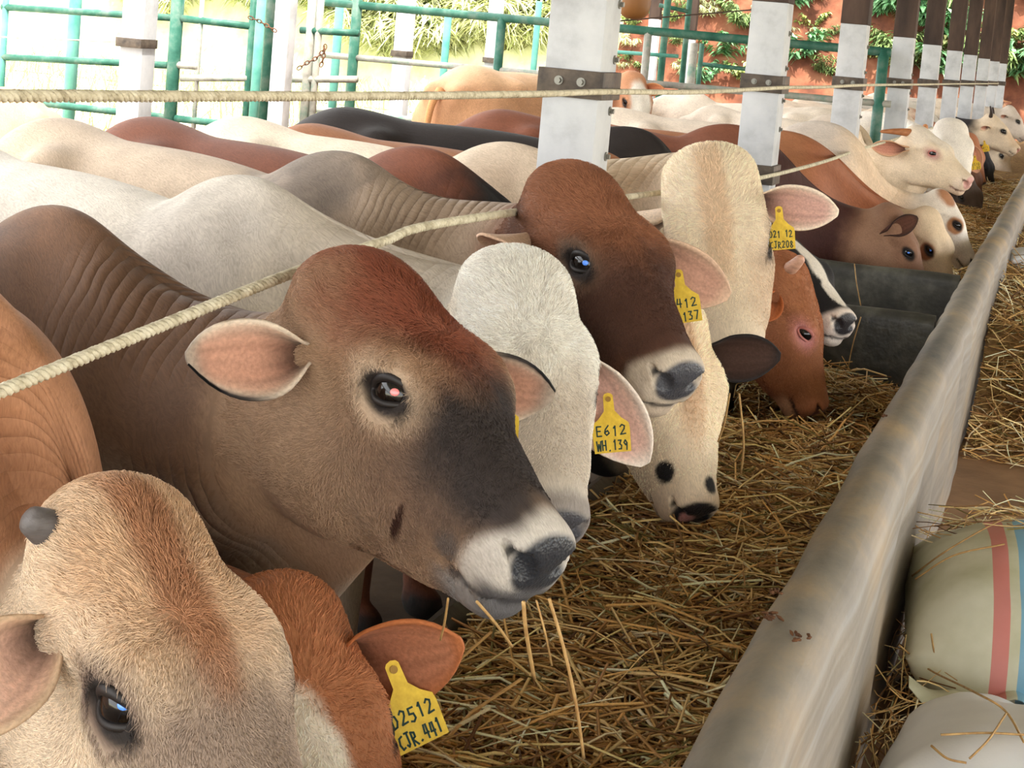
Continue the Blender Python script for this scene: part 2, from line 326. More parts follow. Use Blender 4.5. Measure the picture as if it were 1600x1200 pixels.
# ------------------------------------------------------------------ cattle: one continuous body grown from blended volumes
def smin(a, b, k):
    if k <= 0: return np.minimum(a, b)
    h = np.clip(0.5 + 0.5 * (b - a) / k, 0, 1)
    return b + (a - b) * h - k * h * (1 - h)
def smax(a, b, k): return -smin(-a, -b, k)
def ell(p, c, r):
    q = [(p[i] - c[i]) for i in range(3)]
    k0 = np.sqrt(sum((q[i] / r[i]) ** 2 for i in range(3)))
    k1 = np.sqrt(sum((q[i] / (r[i] * r[i])) ** 2 for i in range(3))) + 1e-9
    return k0 * (k0 - 1.0) / k1
def cone(p, a, b, r1, r2, sy=1.0):
    a = np.array(a, float); b = np.array(b, float)
    a[1] /= sy; b[1] /= sy; q = (p[0] - a[0], p[1] / sy - a[1], p[2] - a[2]); ba = b - a
    t = np.clip((q[0] * ba[0] + q[1] * ba[1] + q[2] * ba[2]) / ba.dot(ba), 0, 1)
    d = np.sqrt((q[0] - ba[0] * t) ** 2 + (q[1] - ba[1] * t) ** 2 + (q[2] - ba[2] * t) ** 2)
    return d - (r1 + (r2 - r1) * t)

HEAD_O = np.array([0.74, 0, 1.235]); HEAD_P = math.radians(45)
HX = np.array([math.cos(HEAD_P), 0, -math.sin(HEAD_P)]); HZ = np.array([math.sin(HEAD_P), 0, math.cos(HEAD_P)])
HEAD_M = np.array([HX, [0, 1, 0], HZ])           # rows: head axes in body axes
def to_head(P): return (P - HEAD_O) @ HEAD_M.T
def from_head(q): return HEAD_O + np.asarray(q, float) @ HEAD_M
EYE_C = np.array([0.211, 0.080, -0.044]); EYE_R = 0.0320; EYE_TILT = math.radians(26)
EAR_L = np.array([0.045, 0.092, -0.092]); HORN_L = np.array([-0.006, 0.074, -0.008])

def head_sdf(q, ay):
    p = (q[0], ay, q[2])
    d = ell(p, (0.070, 0, -0.090), (0.122, 0.100, 0.110))                     # cranium
    d = smin(d, ell(p, (0.120, 0, -0.062), (0.165, 0.104, 0.092)), 0.05)      # forehead
    d = smin(d, ell(p, (0.000, 0.0, -0.022), (0.066, 0.090, 0.058)), 0.07)    # poll dome
    d = smin(d, cone(p, (0.20, 0, -0.104), (0.430, 0, -0.136), 0.086, 0.058, 0.94), 0.05)   # nose bridge
    d = smin(d, cone(p, (0.20, 0, -0.054), (0.44, 0, -0.106), 0.050, 0.034, 1.12), 0.05)
    d = smin(d, ell(p, (0.185, 0.080, -0.024), (0.062, 0.028, 0.032)), 0.040) # brow
    d = smin(d, ell(p, (0.215, 0.070, -0.066), (0.060, 0.032, 0.046)), 0.035) # socket mound
    d = smin(d, cone(p, (0.24, 0.078, -0.105), (0.34, 0.056, -0.130), 0.020, 0.014), 0.05)   # cheek ridge
    d = smin(d, cone(p, (0.085, 0.036, -0.225), (0.410, 0.015, -0.188), 0.078, 0.034), 0.05)  # jaw
    d = smin(d, ell(p, (0.130, 0.062, -0.180), (0.125, 0.038, 0.114)), 0.05)  # cheek
    d = smin(d, ell(p, (0.265, 0.040, -0.140), (0.125, 0.046, 0.078)), 0.05)  # cheek below the eye
    d = smin(d, ell(p, (0.430, 0, -0.132), (0.080, 0.062, 0.056)), 0.03)      # muzzle
    d = smin(d, ell(p, (0.452, 0.032, -0.114), (0.042, 0.026, 0.032)), 0.016) # nostril wing
    d = smin(d, ell(p, (0.428, 0.036, -0.154), (0.055, 0.028, 0.032)), 0.018) # upper lip
    d = smin(d, ell(p, (0.424, 0, -0.198), (0.056, 0.046, 0.028)), 0.008)     # chin and lower lip
    d = smin(d, cone(p, (0.02, 0, -0.300), (0.33, 0, -0.222), 0.040, 0.022, 0.6), 0.05)   # skin under the jaw
    d = smax(d, (q[0] - 0.486) * 0.985 + (q[2] + 0.105) * -0.17, 0.026)       # blunt nose
    ce, se = math.cos(EYE_TILT), math.sin(EYE_TILT); ex, ez = q[0] - EYE_C[0], q[2] - EYE_C[2]
    d = smax(d, -ell((ex * ce + ez * se, ay - 0.116, -ex * se + ez * ce), (0, 0, 0), (0.034, 0.028, 0.0205)), 0.007)   # eye opening
    d = smax(d, -cone(p, (0.140, 0.120, -0.080), (0.112, 0.116, -0.090), 0.008, 0.004), 0.04) # temple hollow
    d = smax(d, -cone(p, (0.489, 0.024, -0.132), (0.476, 0.043, -0.115), 0.0125, 0.0150), 0.005) # nostril
    d = smax(d, -cone(p, (0.476, 0.043, -0.115), (0.448, 0.057, -0.102), 0.0140, 0.0050), 0.007)
    d = smax(d, -cone(p, (0.530, 0, -0.180), (0.385, 0.074, -0.176), 0.0045, 0.0030), 0.010)    # mouth line
    d = smax(d, -cone(p, (0.492, 0, -0.140), (0.488, 0, -0.170), 0.002, 0.002), 0.010)          # philtrum
    return d

def cow_sdf(P):
    """P: (..., 3) in canonical body axes"""
    x, y, z = P[..., 0], P[..., 1], P[..., 2]; ay = np.abs(y); p = (x, ay, z)
    d = ell(p, (-0.55, 0, 0.83), (0.66, 0.30, 0.37))
    d = smin(d, ell(p, (-0.62, 0, 0.70), (0.56, 0.28, 0.26)), 0.10)
    d = smin(d, cone(p, (-0.20, 0, 1.02), (-1.15, 0, 1.06), 0.17, 0.19, 1.0), 0.12)
    d = smin(d, ell(p, (-0.05, 0.10, 0.86), (0.25, 0.15, 0.36)), 0.10)
    d = smin(d, ell(p, (0.14, 0, 0.76), (0.22, 0.17, 0.26)), 0.10)
    d = smin(d, ell(p, (0.00, 0, 1.15), (0.23, 0.085, 0.155)), 0.09)          # hump
    d = smin(d, ell(p, (-1.16, 0, 0.96), (0.34, 0.25, 0.28)), 0.10)
    d = smin(d, ell(p, (-0.97, 0.20, 1.13), (0.07, 0.06, 0.06)), 0.10)
    d = smin(d, ell(p, (-1.42, 0.09, 1.08), (0.06, 0.05, 0.06)), 0.08)
    d = smin(d, cone(p, (-1.22, 0.12, 0.88), (-1.12, 0.17, 0.60), 0.21, 0.13), 0.08)
    d = smin(d, cone(p, (-1.14, 0.17, 0.62), (-1.34, 0.16, 0.42), 0.12, 0.058), 0.06)
    d = smin(d, cone(p, (-1.33, 0.16, 0.42), (-1.28, 0.16, 0.09), 0.052, 0.040), 0.03)
    d = smin(d, ell(p, (-1.25, 0.16, 0.035), (0.07, 0.05, 0.05)), 0.02)
    d = smin(d, cone(p, (-0.04, 0.14, 0.72), (0.0, 0.14, 0.42), 0.11, 0.062), 0.05)
    d = smin(d, cone(p, (0.0, 0.14, 0.42), (0.0, 0.14, 0.09), 0.056, 0.040), 0.03)
    d = smin(d, ell(p, (0.03, 0.14, 0.035), (0.07, 0.05, 0.05)), 0.02)
    # neck
    d = smin(d, cone(p, (0.06, 0, 0.97), (0.44, 0, 1.035), 0.250, 0.185, 0.68), 0.08)
    d = smin(d, cone(p, (0.44, 0, 1.035), (0.735, 0, 1.085), 0.180, 0.135, 0.70), 0.06)
    d = smin(d, cone(p, (0.0, 0, 1.16), (0.68, 0, 1.150), 0.075, 0.060, 1.0), 0.06)
    d = smin(d, cone(p, (0.18, 0, 0.68), (0.52, 0, 0.86), 0.12, 0.08, 0.40), 0.09)   # dewlap
    d = smin(d, cone(p, (0.52, 0, 0.86), (0.80, 0, 0.965), 0.08, 0.045, 0.45), 0.07)
    q = to_head(P)
    dh = head_sdf((q[..., 0], q[..., 1], q[..., 2]), ay)
    k = 0.05 * np.clip((0.14 - q[..., 0]) / 0.12, 0.02, 1)
    h = np.clip(0.5 + 0.5 * (d - dh) / k, 0, 1)
    return d + (dh - d) * h - k * h * (1 - h)

def surface_net(h, hb):
    def axis(lo, f0, f1, hi, mid=None):
        a = np.arange(f0, f1 + h, h); left = []; right = []
        x, s = f0, h
        while x > lo:
            s = min(s * 1.4, hb if (mid is None or x < mid) else max(h, hm)); x -= s; left.append(x)
        x, s = a[-1], h
        while x < hi: s = min(s * 1.4, hb); x += s; right.append(x)
        return np.array(left[::-1] + list(a) + right)
    hm = 0.016
    gx = axis(-1.62, 0.62, 1.17, 1.20, 0.0); gz = axis(-0.08, 0.80, 1.27, 1.42)
    yh = axis(-0.001, 0.0, 0.130, 0.42); yh = yh[yh > 1e-6]; yh = yh - h / 2
    G = np.stack(np.meshgrid(gx, yh, gz, indexing='ij'), -1).astype(np.float32)
    V = cow_sdf(G)
    V = np.concatenate([V[:, ::-1, :], V], 1); gy = np.concatenate([-yh[::-1], yh])
    ins = V < 0
    nx, ny, nz = V.shape
    acc = np.zeros((nx - 1, ny - 1, nz - 1, 3), np.float32); cnt = np.zeros((nx - 1, ny - 1, nz - 1), np.int16)
    g = [gx, gy, gz]
    faces = []
    crossing = []
    for ax in range(3):
        sl0 = [slice(None)] * 3; sl1 = [slice(None)] * 3; sl0[ax] = slice(0, -1); sl1[ax] = slice(1, None)
        a, b = V[tuple(sl0)], V[tuple(sl1)]
        m = (a < 0) != (b < 0)
        idx = np.argwhere(m)
        t = (a[m] / (a[m] - b[m]))
        pos = np.stack([g[i][idx[:, i]] for i in range(3)], 1)
        pos[:, ax] += t * (g[ax][idx[:, ax] + 1] - g[ax][idx[:, ax]])
        o = [i for i in range(3) if i != ax]
        for du in (0, 1):
            for dv in (0, 1):
                c = idx.copy(); c[:, o[0]] -= du; c[:, o[1]] -= dv
                np.add.at(acc, (c[:, 0], c[:, 1], c[:, 2]), pos); np.add.at(cnt, (c[:, 0], c[:, 1], c[:, 2]), 1)
        crossing.append((ax, o, idx, a[m] < 0))
    act = cnt > 0
    ids = -np.ones(cnt.shape, np.int64); ids[act] = np.arange(act.sum())
    verts = acc[act] / cnt[act][:, None]
    for ax, o, idx, flip in crossing:
        def cid(du, dv):
            c = idx.copy(); c[:, o[0]] -= du; c[:, o[1]] -= dv; return ids[c[:, 0], c[:, 1], c[:, 2]]
        q = np.stack([cid(0, 0), cid(1, 0), cid(1, 1), cid(0, 1)], 1)
        if ax == 1: flip = ~flip
        q[~flip] = q[~flip][:, ::-1]
        faces.append(q)
    faces = np.concatenate(faces)
    verts = verts.astype(np.float64)
    for _ in range(2):                                                       # pull the net onto the true surface
        n, v0 = sdf_normal(verts)
        verts -= n * np.clip(v0, -0.01, 0.01)[:, None]
    return verts, faces
def sdf_normal(P, e=1e-3):
    v0 = cow_sdf(P); gr = np.stack([cow_sdf(P + np.eye(3)[i] * e) - v0 for i in range(3)], 1) / e
    L = np.linalg.norm(gr, axis=1, keepdims=True) + 1e-6
    return gr / L, v0 / L[:, 0]

# --- posing: rigid body, rigid head, a smooth neck between them
NB = np.array([0.12, 0, 1.0]); NH = from_head((-0.03, 0, -0.11))
def rotm(yaw, pitch, roll):
    c, s_ = math.cos, math.sin
    Rz = np.array([[c(yaw), -s_(yaw), 0], [s_(yaw), c(yaw), 0], [0, 0, 1]]); Ry = np.array([[c(pitch), 0, s_(pitch)], [0, 1, 0], [-s_(pitch), 0, c(pitch)]])
    Rx = np.array([[1, 0, 0], [0, c(roll), -s_(roll)], [0, s_(roll), c(roll)]]); return Rz @ Ry @ Rx
CANON = {}
def canon(lod):
    if lod not in CANON:
        h, hb = {0: (0.0052, 0.035), 3: (0.0070, 0.04), 1: (0.0085, 0.05), 2: (0.016, 0.06)}[lod]
        v, f = surface_net(h, hb); q = to_head(v)
        dh = head_sdf((q[:, 0], q[:, 1], q[:, 2]), np.abs(q[:, 1]))
        n1 = (NH - NB) / np.linalg.norm(NH - NB)
        a = np.maximum(0, (v - NB) @ n1); b = np.maximum(0, dh - 0.006)
        s = a / (a + b + 1e-6); u = s * s * (3 - 2 * s)
        CANON[lod] = dict(v=v, f=f, q=q, s=s, u=u)
    return CANON[lod]
def slerp_mats(R0, R1, u):
    q0 = Matrix(R0.tolist()).to_quaternion(); q1 = Matrix(R1.tolist()).to_quaternion()
    if q0.dot(q1) < 0: q1 = -q1
    K = 33; Ms = np.array([np.array(q0.slerp(q1, k / (K - 1)).to_matrix()) for k in range(K)])
    t = u * (K - 1); i = np.clip(t.astype(int), 0, K - 2); w = (t - i)[:, None, None]
    return Ms[i] * (1 - w) + Ms[i + 1] * w
def pose(c, body, head, hw=1.0, bw=0.84):
    """body: (x, y, yaw, scale, pitch) ; head: (x, y, z, yaw, pitch, roll, scale)"""
    v, u = c['v'], c['u']
    v = v.copy(); v[:, 1] *= bw + (hw - bw) * sstep(0.0, 0.5, u)
    bx, by, byaw, bs = body[:4]; Rb = rotm(math.radians(byaw), 0, 0); Ob = np.array([bx, by, body[4] if len(body) > 4 else 0.0])
    Rh = rotm(head[3], head[4], head[5]); hs = head[6]; Oh = np.array(head[:3])
    Dh = Rh @ HEAD_M                                                     # canonical body axes -> posed, for the head
    B = lambda p: Ob + bs * (Rb @ p); H = lambda p: Oh + hs * (Dh @ (p - HEAD_O))
    P0, P1 = B(NB), H(NH); ch = np.linalg.norm(P1 - P0); d = (NH - NB) / np.linalg.norm(NH - NB)
    T0 = Rb @ d * ch; T1 = Dh @ d * ch
    R = slerp_mats(Rb, Dh, u); sc = bs + (hs - bs) * u
    U = u[:, None]; h00 = 2*U**3 - 3*U**2 + 1; h10 = U**3 - 2*U**2 + U; h01 = -2*U**3 + 3*U**2; h11 = U**3 - U**2
    Cp = h00 * P0 + h10 * T0 + h01 * P1 + h11 * T1; Cc = NB + U * (NH - NB)
    return Cp + sc[:, None] * np.einsum('nij,nj->ni', R, v - Cc)
# ------------------------------------------------------------------ cattle: parts and coats
def ear_mesh(L, W, inner, outer, rim, droop=0.25, curl=1.0, nt=18, na=13, dark_tip=None):
    """an ear pointing along +X, hollow side +Z, drooping to -Y"""
    th = 0.0055
    def sheet(off):
        V = []
        for i in range(nt + 1):
            t = i / nt
            w = W * (0.24 + 0.76 * math.sin(min(1, t / 0.46) * math.pi / 2)) * (1 if t < 0.50 else max(0.03, math.cos((t - 0.50) / 0.50 * math.pi / 2)) ** 0.62)
            phi = (3.6 * (1 - sstep(0.0, 0.50, t)) + 2.0 * (1 - sstep(0.3, 1.0, t)) + 0.8) * curl
            phi = min(phi, 5.0); r = w / phi
            for j in range(na):
                al = (j / (na - 1) - 0.5) * phi; rr = r + off
                y = rr * math.sin(al); z = r - rr * math.cos(al)
                x = L * t + 0.012 * math.cos(al * 0.8)
                V.append((x, y - droop * L * t * t, z + 0.03 * L * math.sin(t * 3.0)))
        return V
    A, B = sheet(0.0), sheet(th); n1 = len(A); F = []
    for i in range(nt):
        for j in range(na - 1):
            a = i * na + j
            F.append([a, a + 1, a + na + 1, a + na]); F.append([n1 + a, n1 + a + na, n1 + a + na + 1, n1 + a + 1])
        F.append([i * na, (i + 1) * na, n1 + (i + 1) * na, n1 + i * na]); e = na - 1
        F.append([i * na + e, n1 + i * na + e, n1 + (i + 1) * na + e, (i + 1) * na + e])
    for j in range(na - 1): F.append([nt * na + j, nt * na + j + 1, n1 + nt * na + j + 1, n1 + nt * na + j])
    cols = []
    inner, outer, rim = map(np.array, (inner, outer, rim))
    for k in range(2):
        for i in range(nt + 1):
            for j in range(na):
                t = i / nt; e = abs(j / (na - 1) - 0.5) * 2
                c = outer if k else (inner * (0.80 + 0.30 * abs(math.sin(j * 1.35 + t * 1.2))) * (1 - 0.80 * (1 - sstep(0.06, 0.50, t))) + (rim - inner) * 0.35 * sstep(0.35, 0.9, e))  # inner base darkened: painted shade of the ear cavity
                w = max(sstep(0.72, 1.0, e), sstep(0.86, 1.0, t)); c = c + (rim - c) * w
                if dark_tip is not None: c = c + (np.array(dark_tip) - c) * (sstep(0.80, 0.98, t) * 0.5 + sstep(0.9, 1, e) * sstep(.35, .7, t) * (1 if j > na / 2 else 0))
                cols.append(c)
    me = npmesh('ear', np.array(A + B), np.array(F), True, np.array(cols)); return me
def basis(xdir, zhint):
    x = np.array(xdir, float); x /= np.linalg.norm(x); z = np.array(zhint, float); z -= x * z.dot(x); z /= np.linalg.norm(z); y = np.cross(z, x)
    return np.stack([x, y, z], 1)
def set_world(o, R, t, parent):
    M = np.eye(4); M[:3, :3] = R; M[:3, 3] = t; o.parent = parent; o.matrix_parent_inverse = Matrix.Identity(4)
    o.matrix_basis = parent.matrix_basis.inverted() @ Matrix(M.tolist())
def tip_from_pixel(base, px, py, L, near=True):
    d = ray(px, py); oc = EYE - base; a = d.dot(d); b = 2 * oc.dot(d); c = oc.dot(oc) - L * L; D = b * b - 4 * a * c
    if D < 0: return EYE + d * (-b / (2 * a))
    return EYE + d * ((-b + (-1 if near else 1) * math.sqrt(D)) / (2 * a))

STROKES = {'0': [[(.5,1),(.15,.8),(.1,.4),(.35,0),(.7,.05),(.9,.5),(.8,.9),(.5,1)]], '1': [[(.3,.8),(.55,1),(.5,0)]], '2': [[(.1,.8),(.4,1),(.8,.85),(.7,.55),(.1,0),(.9,.05)]],
 '3': [[(.1,.95),(.75,.95),(.4,.58),(.8,.4),(.65,.05),(.1,.05)]], '4': [[(.3,1),(.1,.4),(.9,.4)],[(.7,1),(.65,0)]], '5': [[(.85,1),(.2,1),(.15,.6),(.7,.55),(.8,.2),(.45,0),(.1,.08)]],
 '6': [[(.75,1),(.25,.6),(.12,.25),(.4,0),(.8,.2),(.6,.48),(.15,.3)]], '7': [[(.1,1),(.9,.98),(.4,0)]], '8': [[(.5,.52),(.15,.78),(.5,1),(.82,.78),(.5,.52),(.1,.22),(.5,0),(.9,.22),(.5,.52)]],
 '9': [[(.85,.7),(.5,.5),(.15,.75),(.5,1),(.85,.7),(.7,0)]], 'A': [[(.05,0),(.5,1),(.95,0)],[(.2,.38),(.8,.38)]], 'C': [[(.85,.95),(.3,.85),(.1,.4),(.4,.02),(.85,.1)]],
 'D': [[(.15,0),(.15,1),(.7,.85),(.85,.45),(.6,.08),(.1,0)]], 'E': [[(.85,1),(.15,1),(.15,0),(.85,0)],[(.15,.52),(.7,.52)]], 'H': [[(.1,1),(.1,0)],[(.85,1),(.85,0)],[(.1,.5),(.85,.5)]],
 'J': [[(.2,1),(.9,1)],[(.6,1),(.6,.15),(.35,0),(.1,.15)]], 'M': [[(.02,0),(.1,1),(.5,.4),(.9,1),(.98,0)]], 'R': [[(.1,0),(.1,1),(.7,.9),(.7,.6),(.1,.48),(.9,0)]], 'W': [[(0,1),(.2,0),(.5,.7),(.8,0),(1,1)]], '.': [[(.4,.0),(.55,.06)]], ' ': []}
def tag_meshes(lines, w=0.060, h=0.084):
    """an ear tag hanging along -Y from its stud at the origin, print on +Z"""
    ol = [(-.13,0.06),(-.09,.10),(0,.12),(.09,.10),(.13,.06),(.14,-.22),(.30,-.36),(.48,-.46),(.5,-.56),(.48,-1.0),(-.48,-1.0),(-.5,-.56),(-.48,-.46),(-.30,-.36),(-.14,-.22)]
    v = [(x * w, (y - 0.02) * h, z) for z in (0.0009, -0.0009) for x, y in ol]; n = len(ol)
    f = [list(range(n))[::-1], list(range(n, 2 * n))] + [[i, (i + 1) % n, n + (i + 1) % n, n + i] for i in range(n)]
    plate = bpy.data.meshes.new('ear_tag'); plate.from_pydata(v, [], f); plate.validate()
    m = MB()
    for k, txt in enumerate(lines):
        cw = 0.84 * w / max(len(txt), 4); ch = 0.0185; x0 = -cw * len(txt) / 2; y0 = -h * (0.70 if k == 0 else 0.975)
        for i, c in enumerate(txt):
            for st in STROKES[c]:
                pts = [(x0 + cw * (i + 0.08 + 0.80 * a), y0 + ch * b + 0.0012 * math.sin(i * 2.3), 0.0010) for a, b in st]
                for (ax, ay, az), (bx, by, bz) in zip(pts[:-1], pts[1:]):
                    dx, dy = bx - ax, by - ay; L = math.hypot(dx, dy) + 1e-9; t = 0.0014; nx, ny = -dy / L * t, dx / L * t; ex, ey = dx / L * t * .7, dy / L * t * .7
                    q = [(ax - ex + nx, ay - ey + ny), (ax - ex - nx, ay - ey - ny), (bx + ex - nx, by + ey - ny), (bx + ex + nx, by + ey + ny)]
                    vv = [(a, b, z) for z in (0.0008, 0.0013) for a, b in q]
                    m.add(vv, [[4,5,6,7],[0,3,2,1],[0,1,5,4],[1,2,6,5],[2,3,7,6],[3,0,4,7]])
    ink = bpy.data.meshes.new('lettering'); ink.from_pydata(m.v, [], m.f); ink.validate()
    stud = MB(); a = [(0.0055 * math.cos(t), -0.02 * h + 0.0055 * math.sin(t)) for t in np.linspace(0, 2 * np.pi, 12, endpoint=False)]
    stud.add([(x, y, z) for z in (0.0005, 0.0035) for x, y in a], [list(range(12))[::-1], list(range(12, 24))] + [[i, (i + 1) % 12, 12 + (i + 1) % 12, 12 + i] for i in range(12)])
    st = bpy.data.meshes.new('stud'); st.from_pydata(stud.v, [], stud.f); st.validate()
    return plate, ink, st
MAT_STUD = plain('tag_stud', lin(150, 110, 15), 0.5)

MAT_HORN = {}
def horn_mat(c):
    k = tuple(np.round(c, 3))
    if k not in MAT_HORN: MAT_HORN[k] = noisy('horn', c * 0.7, c * 1.15, 30, 0.5, 0.2, 90, stretch=(1, 1, 3))
    return MAT_HORN[k]
MAT_TAIL = {}

def coat_colors(c, S):
    """coat pattern laid out on the animal itself: P canonical body axes, q head axes"""
    P, q, s = c['v'], c['q'], c['s']; n = len(P); x, y, z = q[:, 0], q[:, 1], q[:, 2]; ay = np.abs(y); sd = S.get('seed', 1)
    nz = vnoise(P, 6.0, sd) * 0.5 + vnoise(P, 17.0, sd + 5) * 0.25
    col = np.tile(S['body'], (n, 1)).astype(float)
    def mix(c2, m):
        nonlocal col; m = np.clip(m, 0, 1)[:, None]; col = col * (1 - m) + np.array(c2) * m
    def blob(cx, cy, cz, rx, ry, rz, soft=0.35, nn=0.25, sym=True, head=True):
        A = (x, ay if sym else y, z) if head else (P[:, 0], np.abs(P[:, 1]) if sym else P[:, 1], P[:, 2])
        d = np.sqrt(((A[0] - cx) / rx) ** 2 + ((A[1] - cy) / ry) ** 2 + ((A[2] - cz) / rz) ** 2) + nz * nn
        return 1 - sstep(1 - soft, 1 + soft, d)
    if 'hump' in S: mix(S['hump'], blob(0.02, 0, 1.16, 0.30, 0.22, 0.26, 0.5, 0.3, True, False))
    if 'shoulder' in S: mix(S['shoulder'], blob(0.02, 0.16, 0.98, 0.28, 0.30, 0.34, 0.6, 0.3, True, False))
    if 'back' in S: mix(S['back'], sstep(1.08, 1.22, P[:, 2] + nz * 0.03) * (P[:, 0] < 0.3))
    if 'belly' in S: mix(S['belly'], sstep(0.75, 0.5, P[:, 2] + nz * 0.05))
    neck = s
    if 'neck' in S: mix(S['neck'], sstep(0.02, 0.35, neck + nz * 0.1))
    if 'dewlap' in S: mix(S['dewlap'], sstep(0.03, 0.4, neck) * sstep(1.02, 0.86, P[:, 2] + nz * 0.03) * (P[:, 0] < 0.95))
    if 'patches' in S:
        for (cx, cy, cz, rx, ry, rz, c2) in S['patches_body'] if 'patches_body' in S else []: pass
    mix(S['head'], sstep(0.80, 0.99, neck + nz * 0.04))
    hm = sstep(0.9, 1.0, neck)
    if 'cheek' in S: mix(S['cheek'], hm * sstep(-0.06, -0.15, z + nz * 0.02 + (x - 0.2) * 0.25))
    if 'fore' in S: mix(S['fore'], hm * blob(0.08, 0, 0.0, 0.20, 0.105, 0.075, 0.45, 0.3))
    if 'stripe' in S: mix(S['stripe'], hm * (1 - sstep(0.014, 0.040, ay + nz * 0.012)) * sstep(-0.10, -0.03, z) * (1 - sstep(0.25, 0.40, x)) * sstep(-0.08, 0.02, x) * 0.9)
    if 'side' in S: mix(S['side'], hm * blob(0.30, 0.085, -0.10, 0.14, 0.05, 0.09, 0.6, 0.3))
    if 'eyering' in S: mix(S['eyering'], hm * blob(0.209, 0.10, -0.046, 0.066, 0.06, 0.044, 0.35, 0.15))
    if 'bridge' in S: mix(S['bridge'], hm * blob(0.32, 0.02, -0.065, 0.155, 0.088, 0.085, 0.40, 0.3))
    for (cx, cy, cz, rx, ry, rz, c2, sym, soft) in S.get('spots', []): mix(c2, blob(cx, cy, cz, rx, ry, rz, soft, 0.18, sym))
    for (cx, cy, cz, rx, ry, rz, c2, sym, soft) in S.get('bspots', []): mix(c2, blob(cx, cy, cz, rx, ry, rz, soft, 0.25, sym, False))
    mix(S.get('eyedark', lin(38, 30, 27)), hm * blob(0.214, 0.105, -0.045, 0.046, 0.05, 0.028, 0.22, 0.06))
    mz = S.get('muzzle')
    if mz is not None: mix(mz, sstep(0.398, 0.428, x + nz * 0.012 - 0.032 * sstep(-0.13, -0.07, z) - 0.25 * np.maximum(0, -0.15 - z)) * hm)
    mix(S.get('chin', S.get('muzzle', S['head'])), sstep(0.36, 0.41, x + nz * 0.01) * sstep(-0.178, -0.19, z) * hm)
    nose = S.get('nose', lin(48, 48, 53))
    dn = np.sqrt(((x - 0.495) / 0.050) ** 2 + (ay / 0.062) ** 2 + ((z + 0.116) / 0.050) ** 2) + nz * 0.04
    wet = (1 - sstep(0.90, 1.08, dn)); mix(nose, wet)
    if 'lipdark' in S: mix(S['lipdark'], hm * sstep(0.435, 0.465, x + nz * 0.01) * sstep(-0.145, -0.165, z))
    for (cx, cy, cz, rx, ry, rz, c2, sym, soft) in S.get('nosespots', []): mix(c2, blob(cx, cy, cz, rx, ry, rz, soft, 0.3, sym))
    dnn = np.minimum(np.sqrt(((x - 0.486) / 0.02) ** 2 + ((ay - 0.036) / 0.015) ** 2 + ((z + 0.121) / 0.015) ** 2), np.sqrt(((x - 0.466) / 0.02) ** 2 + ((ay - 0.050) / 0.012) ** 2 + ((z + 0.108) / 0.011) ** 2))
    mix(nose * 0.35, 1 - sstep(0.7, 1.1, dnn))  # shade inside the nostrils painted into the colour
    mouth = (1 - sstep(0.003, 0.008, np.abs(z + 0.178))) * sstep(0.385, 0.40, x); mix(S.get('lip', lin(50, 45, 45)), mouth * 0.8)
    mix(lin(40, 34, 30), sstep(0.09, 0.05, P[:, 2]))
    lum = col @ np.array([0.3, 0.55, 0.15]); col = lum[:, None] + (col - lum[:, None]) * 0.84
    col = np.clip(col * 0.97 * (1 + 0.06 * nz[:, None]), 0.004, 0.98)
    fold = np.zeros((n, 3)); fold[:, 0] = neck * S.get('foldn', 64.0) + P[:, 2] * 8.0; fold[:, 1] = S.get('fold', 0.6) * sstep(0.10, 0.35, neck) * (1 - sstep(0.86, 0.97, neck)) * sstep(0.80, 1.0, P[:, 2])
    hairv = np.where((neck > 0.9)[:, None], np.stack([x, y * 2.2, np.abs(y) * 0.9 - z * 0.8 + 0.0 * x], 1), np.stack([P[:, 0] * 0.6, P[:, 2], P[:, 0] * 0.25 + P[:, 1]], 1))
    return np.concatenate([col, (1 - wet * 0.96)[:, None]], 1), fold, hairv

